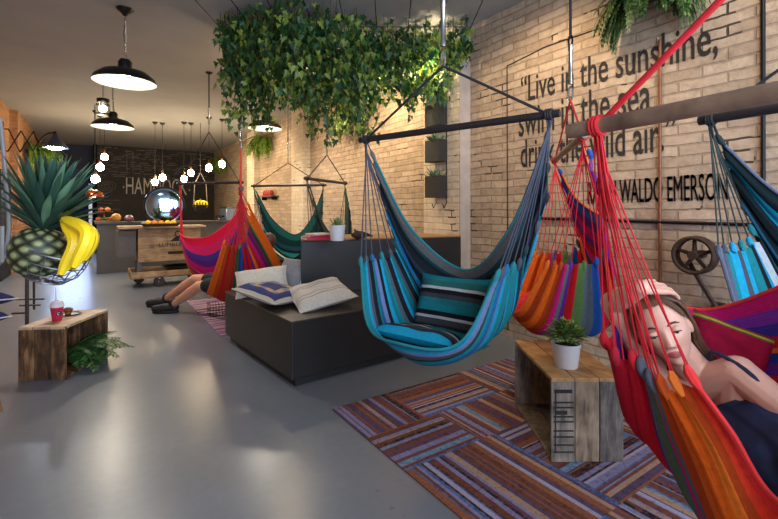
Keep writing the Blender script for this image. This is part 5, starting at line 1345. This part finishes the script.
limb(m, [shR, nb.lerp(mid(shL, shR), .5) + V((0, 0, -.02)), shL], [.050, .052, .050])
limb(m, [shR, ch + (shR - shL).normalized() * .05], [.05, .082]); limb(m, [shL, ch + (shL - shR).normalized() * .05], [.05, .082])
ax_s = (shL - shR).normalized()
limb(m, [ch - ax_s * .05, wa - ax_s * .04, hp - ax_s * .06], [.088, .085, .115]); limb(m, [ch + ax_s * .05, wa + ax_s * .04, hp + ax_s * .06], [.088, .085, .115])
fr = (-FWD * .8 + UPV * .45 + RXV * -.1).normalized()
for s in (-1, 1): m.ell(ch + ax_s * s * .065 + fr * .075 + (wa - ch).normalized() * .03, (.062, .062, .06), None, 18, 12)
limb(m, [shR, shR.lerp(elR, .5), elR], [.050, .045, .037]); limb(m, [elR, elR.lerp(wrR, .35), wrR], [.037, .037, .024])
hand(m, wrR, at(664, 286, 1.355) - wrR, at(655, 310, 1.39) - at(655, 287, 1.34), 1, .175, .45)
limb(m, [shL, shL.lerp(elL, .5), elL], [.049, .044, .037]); limb(m, [elL, elL.lerp(wrL, .35), wrL], [.038, .037, .025])
hand(m, wrL, V((-.5, -.55, .05)), V((-.2, .2, -1)), 1, .175, .5)
for s, kn, an in ((-1, V((1.02, -.02, .80)), V((.74, -.10, .46))), (1, V((1.04, -.22, .80)), V((.78, -.34, .46)))):
    h0 = hp + ax_s * s * .08; limb(m, [h0, h0.lerp(kn, .5), kn], [.088, .075, .054]); limb(m, [kn, kn.lerp(an, .35), an], [.054, .056, .035])
    ft = an + V((-.14, -.03, -.07)); limb(m, [an, an + V((.03, .0, -.05)), ft], [.036, .034, .024])
def lipsel(p):
    q = HM.transposed() @ (p - hc)
    return 1 if q.y > .06 and (q.x / .022) ** 2 + ((q.z + .0637) / .0105) ** 2 < 1 else 0
body = remesh(m, 'body', [SKIN, LIP], t, .0034, 2, pick=lipsel)
# eyes, lashes, brows
EYEW = plain('eye_white', (232, 226, 220), .2, var=0, bmp=0); IRIS = plain('iris', (70, 52, 40), .2, var=0, bmp=0); HAIRB = plain('brown_brow', (70, 48, 36), .7)
for s in (-1, 1):
    ec = hl(s * .031, .0735, .003); m = MB(); m.ell(ec, .0122, HM, 18, 12); e = m.build('eye', EYEW, t)
    m = MB(); m.ell(ec + HM @ V((0, .0095, -.0045)), (.0056, .003, .0056), HM, 14, 8); m.build('iris', IRIS, e)
    m = MB(); lid = [ec + HM @ V((.0135 * math.cos(q), .0122 * math.sin(q) * .9 + .003, .0028 - .0085 + .003 * math.sin(q))) for q in [k * PI / 8 for k in range(9)]]; m.tube(lid, [.001, .0017, .002, .0021, .0021, .0021, .002, .0017, .001], 6); m.build('eyelash', HAIRB, e)
    m = MB(); m.ell(ec + HM @ V((0, .0005, .0036)), (.0138, .0132, .0092), HM, 16, 10); m.build('eyelid', SKIN, e)
    m = MB(); m.tube([hl(s * x, y, z) for x, y, z in ((.014, .0905, .021), (.026, .089, .0265), (.038, .083, .026), (.048, .073, .020))], [.0022, .003, .0028, .0012], 6); m.build('eyebrow', HAIRB, t)
# hair
HAIR = woodmat('brown_hair', (38, 25, 18), (72, 48, 34), (112, 80, 58), (1, 1, 1), .5)
m = MB(); rows = []; nu, nv = 80, 40; rnd = random.Random(6)
for i in range(nv + 1):
    ph = PI * i / nv; row = []
    for j in range(nu):
        th = 2 * PI * j / nu; p = V((math.sin(ph) * math.cos(th), math.sin(ph) * math.sin(th), math.cos(ph)))
        q = V((p.x * .070, p.y * .090, p.z * .112)); k = 1.13 + .018 * math.sin(th * 17 + 3 * math.sin(ph * 3)) + .01 * math.sin(th * 41)
        row.append((p, hc + HM @ V((q.x * k, q.y * k - .006, q.z * k))))
    rows.append(row)
def hairy(p):
    if p.z < -.55: return False
    if p.y > 0:
        lim = .60 - 1.0 * max(0, abs(p.x) - .45)
        return p.z > lim
    return True
idx = {}
for i in range(nv):
    for j in range(nu):
        qs = [(i, j), (i, (j + 1) % nu), (i + 1, (j + 1) % nu), (i + 1, j)]
        if all(hairy(rows[a][b][0]) for a, b in qs):
            f = []
            for ab in qs:
                if ab not in idx: idx[ab] = len(m.v); m.v.append(rows[ab[0]][ab[1]][1])
                f.append(idx[ab])
            m.f.append(f[::-1]); m.m.append(0)
for k in range(90):                                   # loose locks swept from the parting down the sides and behind the neck
    s = -1 if k < 62 else 1; a = rnd.uniform(-.9, .35); st = hl(rnd.uniform(-.01, .02), .02 + .055 * a, .124 - .03 * abs(a))
    p1 = hl(s * .066, .012 + .06 * a, .075); p2 = hl(s * .084, -.012 + .045 * a, .0)
    if s < 0: p3 = hl(-.074 + rnd.uniform(-.01, .012), -.035 + .03 * a, -.075); p4 = hl(-.075 + rnd.uniform(-.03, .02), -.06 + .03 * a, -.13 - rnd.random() * .05)
    else: p3 = hl(.072, -.03, -.06); p4 = hl(.06, -.06, -.10)
    m.tube(spline([st, p1, p2, p3, p4], 12), [.004, .0055, .006, .006, .006, .006, .006, .006, .0055, .005, .004, .0015], 5)
m.build('hair', HAIR, t, angle=180)
# navy top with thin straps
NV_ = stripes('navy_top', [(3, (24, 36, 68)), (1, (30, 48, 86)), (2, (22, 32, 60)), (1, (34, 60, 100))])
NV_ = plain('navy_cotton', (24, 38, 72), .8, var=.35, scale=14)
m = MB(); g = .009
limb(m, [shR.lerp(ch, .45), ch + (shR - shL).normalized() * .05], [.064 + g, .082 + g]); limb(m, [shL.lerp(ch, .45), ch + (shL - shR).normalized() * .05], [.064 + g, .082 + g])
limb(m, [ch - ax_s * .05, wa - ax_s * .04, hp - ax_s * .06], [.088 + g, .087 + g, .118 + g]); limb(m, [ch + ax_s * .05, wa + ax_s * .04, hp + ax_s * .06], [.088 + g, .087 + g, .118 + g])
for s in (-1, 1): m.ell(ch + ax_s * s * .065 + fr * .075 + (wa - ch).normalized() * .03, (.062 + g,) * 3, None, 18, 12)
tax = (wa - ch).normalized(); td = (ch - nb).normalized(); td = (td - fr * td.dot(fr)).normalized(); top0 = nb + td * .074
remesh(m, 'tank_top', NV_, t, .005, 4, cuts=[(top0, td), (shL + td * .065, (td - ax_s * .55).normalized()), (shR + td * .065, (td + ax_s * .55).normalized())])
m = MB()
for s in (-1, 1):
    q0 = top0 + ax_s * s * .075 + fr * .088 + td * .02; q1 = mid(shL, shR) + ax_s * s * .095 + fr * .055 - td * .028; q2 = mid(shL, shR) + ax_s * s * .085 - fr * .015 - td * .064; q3 = ch + ax_s * s * .07 - fr * .09
    m.tube(spline([q0, q0.lerp(q1, .5) + fr * .022, q1, q2, q3], 14), .0055, 6)
m.build('strap', NV_, t)

# --- the man in the orange hammock: legs out to the left, the rest inside the cloth
hip = at(231, 283, 5.0); t = thing('person', 'man in black shorts and black sneakers sitting in the orange hammock', 'person', hip - V((0, 0, .12)))
sh_ = at(257, 257, 5.02); m = MB()
hcm = at(266, 243, 5.03); ym = (-RXV * .75 + UPV * .35 - FWD * .5).normalized(); zm = (UPV * .8 + RXV * .5); zm = (zm - ym * zm.dot(ym)).normalized(); HM2 = Matrix((ym.cross(zm), ym, zm)).transposed()
add_head(m, hcm, HM2, 1.02); limb(m, [hcm - zm * .06, sh_ + (hcm - sh_) * .35], [.055, .06])
side = FWD * .95 + RXV * .2; side.normalize()
limb(m, [sh_ - side * .17, sh_ + side * .17], [.06, .06])
for s in (-1, 1): limb(m, [sh_ + side * s * .09, sh_.lerp(hip, .55) + side * s * .06, hip + side * s * .07], [.11, .105, .11])
for s, kn, an in ((-1, at(199, 286, 5.03), at(173, 307, 5.28)), (1, at(195, 279, 5.28), at(166, 305.5, 5.62))):
    an.z = .10; h0 = hip + side * s * .1
    limb(m, [h0, h0.lerp(kn, .5), kn], [.09, .078, .058]); limb(m, [kn, kn.lerp(an, .32), an], [.058, .06, .04])
    tdir = (-RXV * .95 - FWD * .1); limb(m, [an, an + tdir * .12 - V((0, 0, .055))], [.04, .032])
for s in (-1, 1):
    e = sh_ + side * s * .24 + (hip - sh_) * .5; w2 = hip.lerp(sh_, .45) + side * s * .08 - RXV * .12 + V((0, 0, .14)); limb(m, [sh_ + side * s * .17, e], [.052, .042]); limb(m, [e, w2], [.042, .028]); hand(m, w2, -RXV * .4 - side * s * .6 + UPV * .2, -UPV, -s, .18, .5)
remesh(m, 'body', [SKINM], t, .006, 4)
BSH = plain('black_shorts', (24, 24, 28), .85); m = MB()
for s, kn in ((-1, at(199, 286, 5.03)), (1, at(195, 279, 5.28))):
    h0 = hip + side * s * .1; limb(m, [h0, h0.lerp(kn, .66)], [.102, .088]); limb(m, [hip - RXV * -.06 + V((0, 0, .05)), h0], [.12, .105])
remesh(m, 'shorts', [BSH], t, .009, 3)
m = MB(); limb(m, [sh_ - side * .2, sh_ + side * .2], [.07, .07])
for s in (-1, 1): limb(m, [sh_ + side * s * .09, sh_.lerp(hip, .55) + side * s * .06, hip + side * s * .06], [.118, .113, .116])
remesh(m, 'shirt', [plain('dark_red_shirt', (90, 30, 40), .85)], t, .009, 3)
m = MB(); m.ell(hcm + zm * .02 - ym * .012, V((.078, .096, .112)), HM2, 20, 14, fn=lambda p, q: q if not (p.y > .35 and p.z < .5) else q * .8); m.build('hair', HAIR, t)
SHO = plain('black_sneaker', (22, 22, 25), .6); SOLE = plain('black_sole', (14, 14, 15), .7)
for s, an in ((-1, at(173, 307, 5.28)), (1, at(166, 305.5, 5.62))):
    an.z = .10; tdir = (-RXV * .97 - FWD * .12 + V((0, 0, .0))).normalized(); M = frame(tdir); f0 = V((an.x, an.y, 0)) + tdir * .07
    m = MB(); cap(m, f0 - tdir * .09 + V((0, 0, .066)), .052, f0 + tdir * .03 + V((0, 0, .066)), .054); cap(m, f0 + tdir * .03 + V((0, 0, .062)), .054, f0 + tdir * .135 + V((0, 0, .056)), .044); cap(m, an - V((0, 0, .03)) - tdir * .01, .056, an + V((0, 0, .025)) - tdir * .01, .056)
    sh = remesh(m, 'sneaker', [SHO], t, .007, 3)
    m = MB(); m.lathe([(.001, .0), (.056, .0), (.06, .014), (.056, .034), (.001, .036)], V((0, 0, 0)), 24)
    for v_ in m.v: v_.x *= 2.9 if v_.x > 0 else 2.4
    m.v = [f0 + M @ v_ for v_ in m.v]; m.build('sole', SOLE, sh)
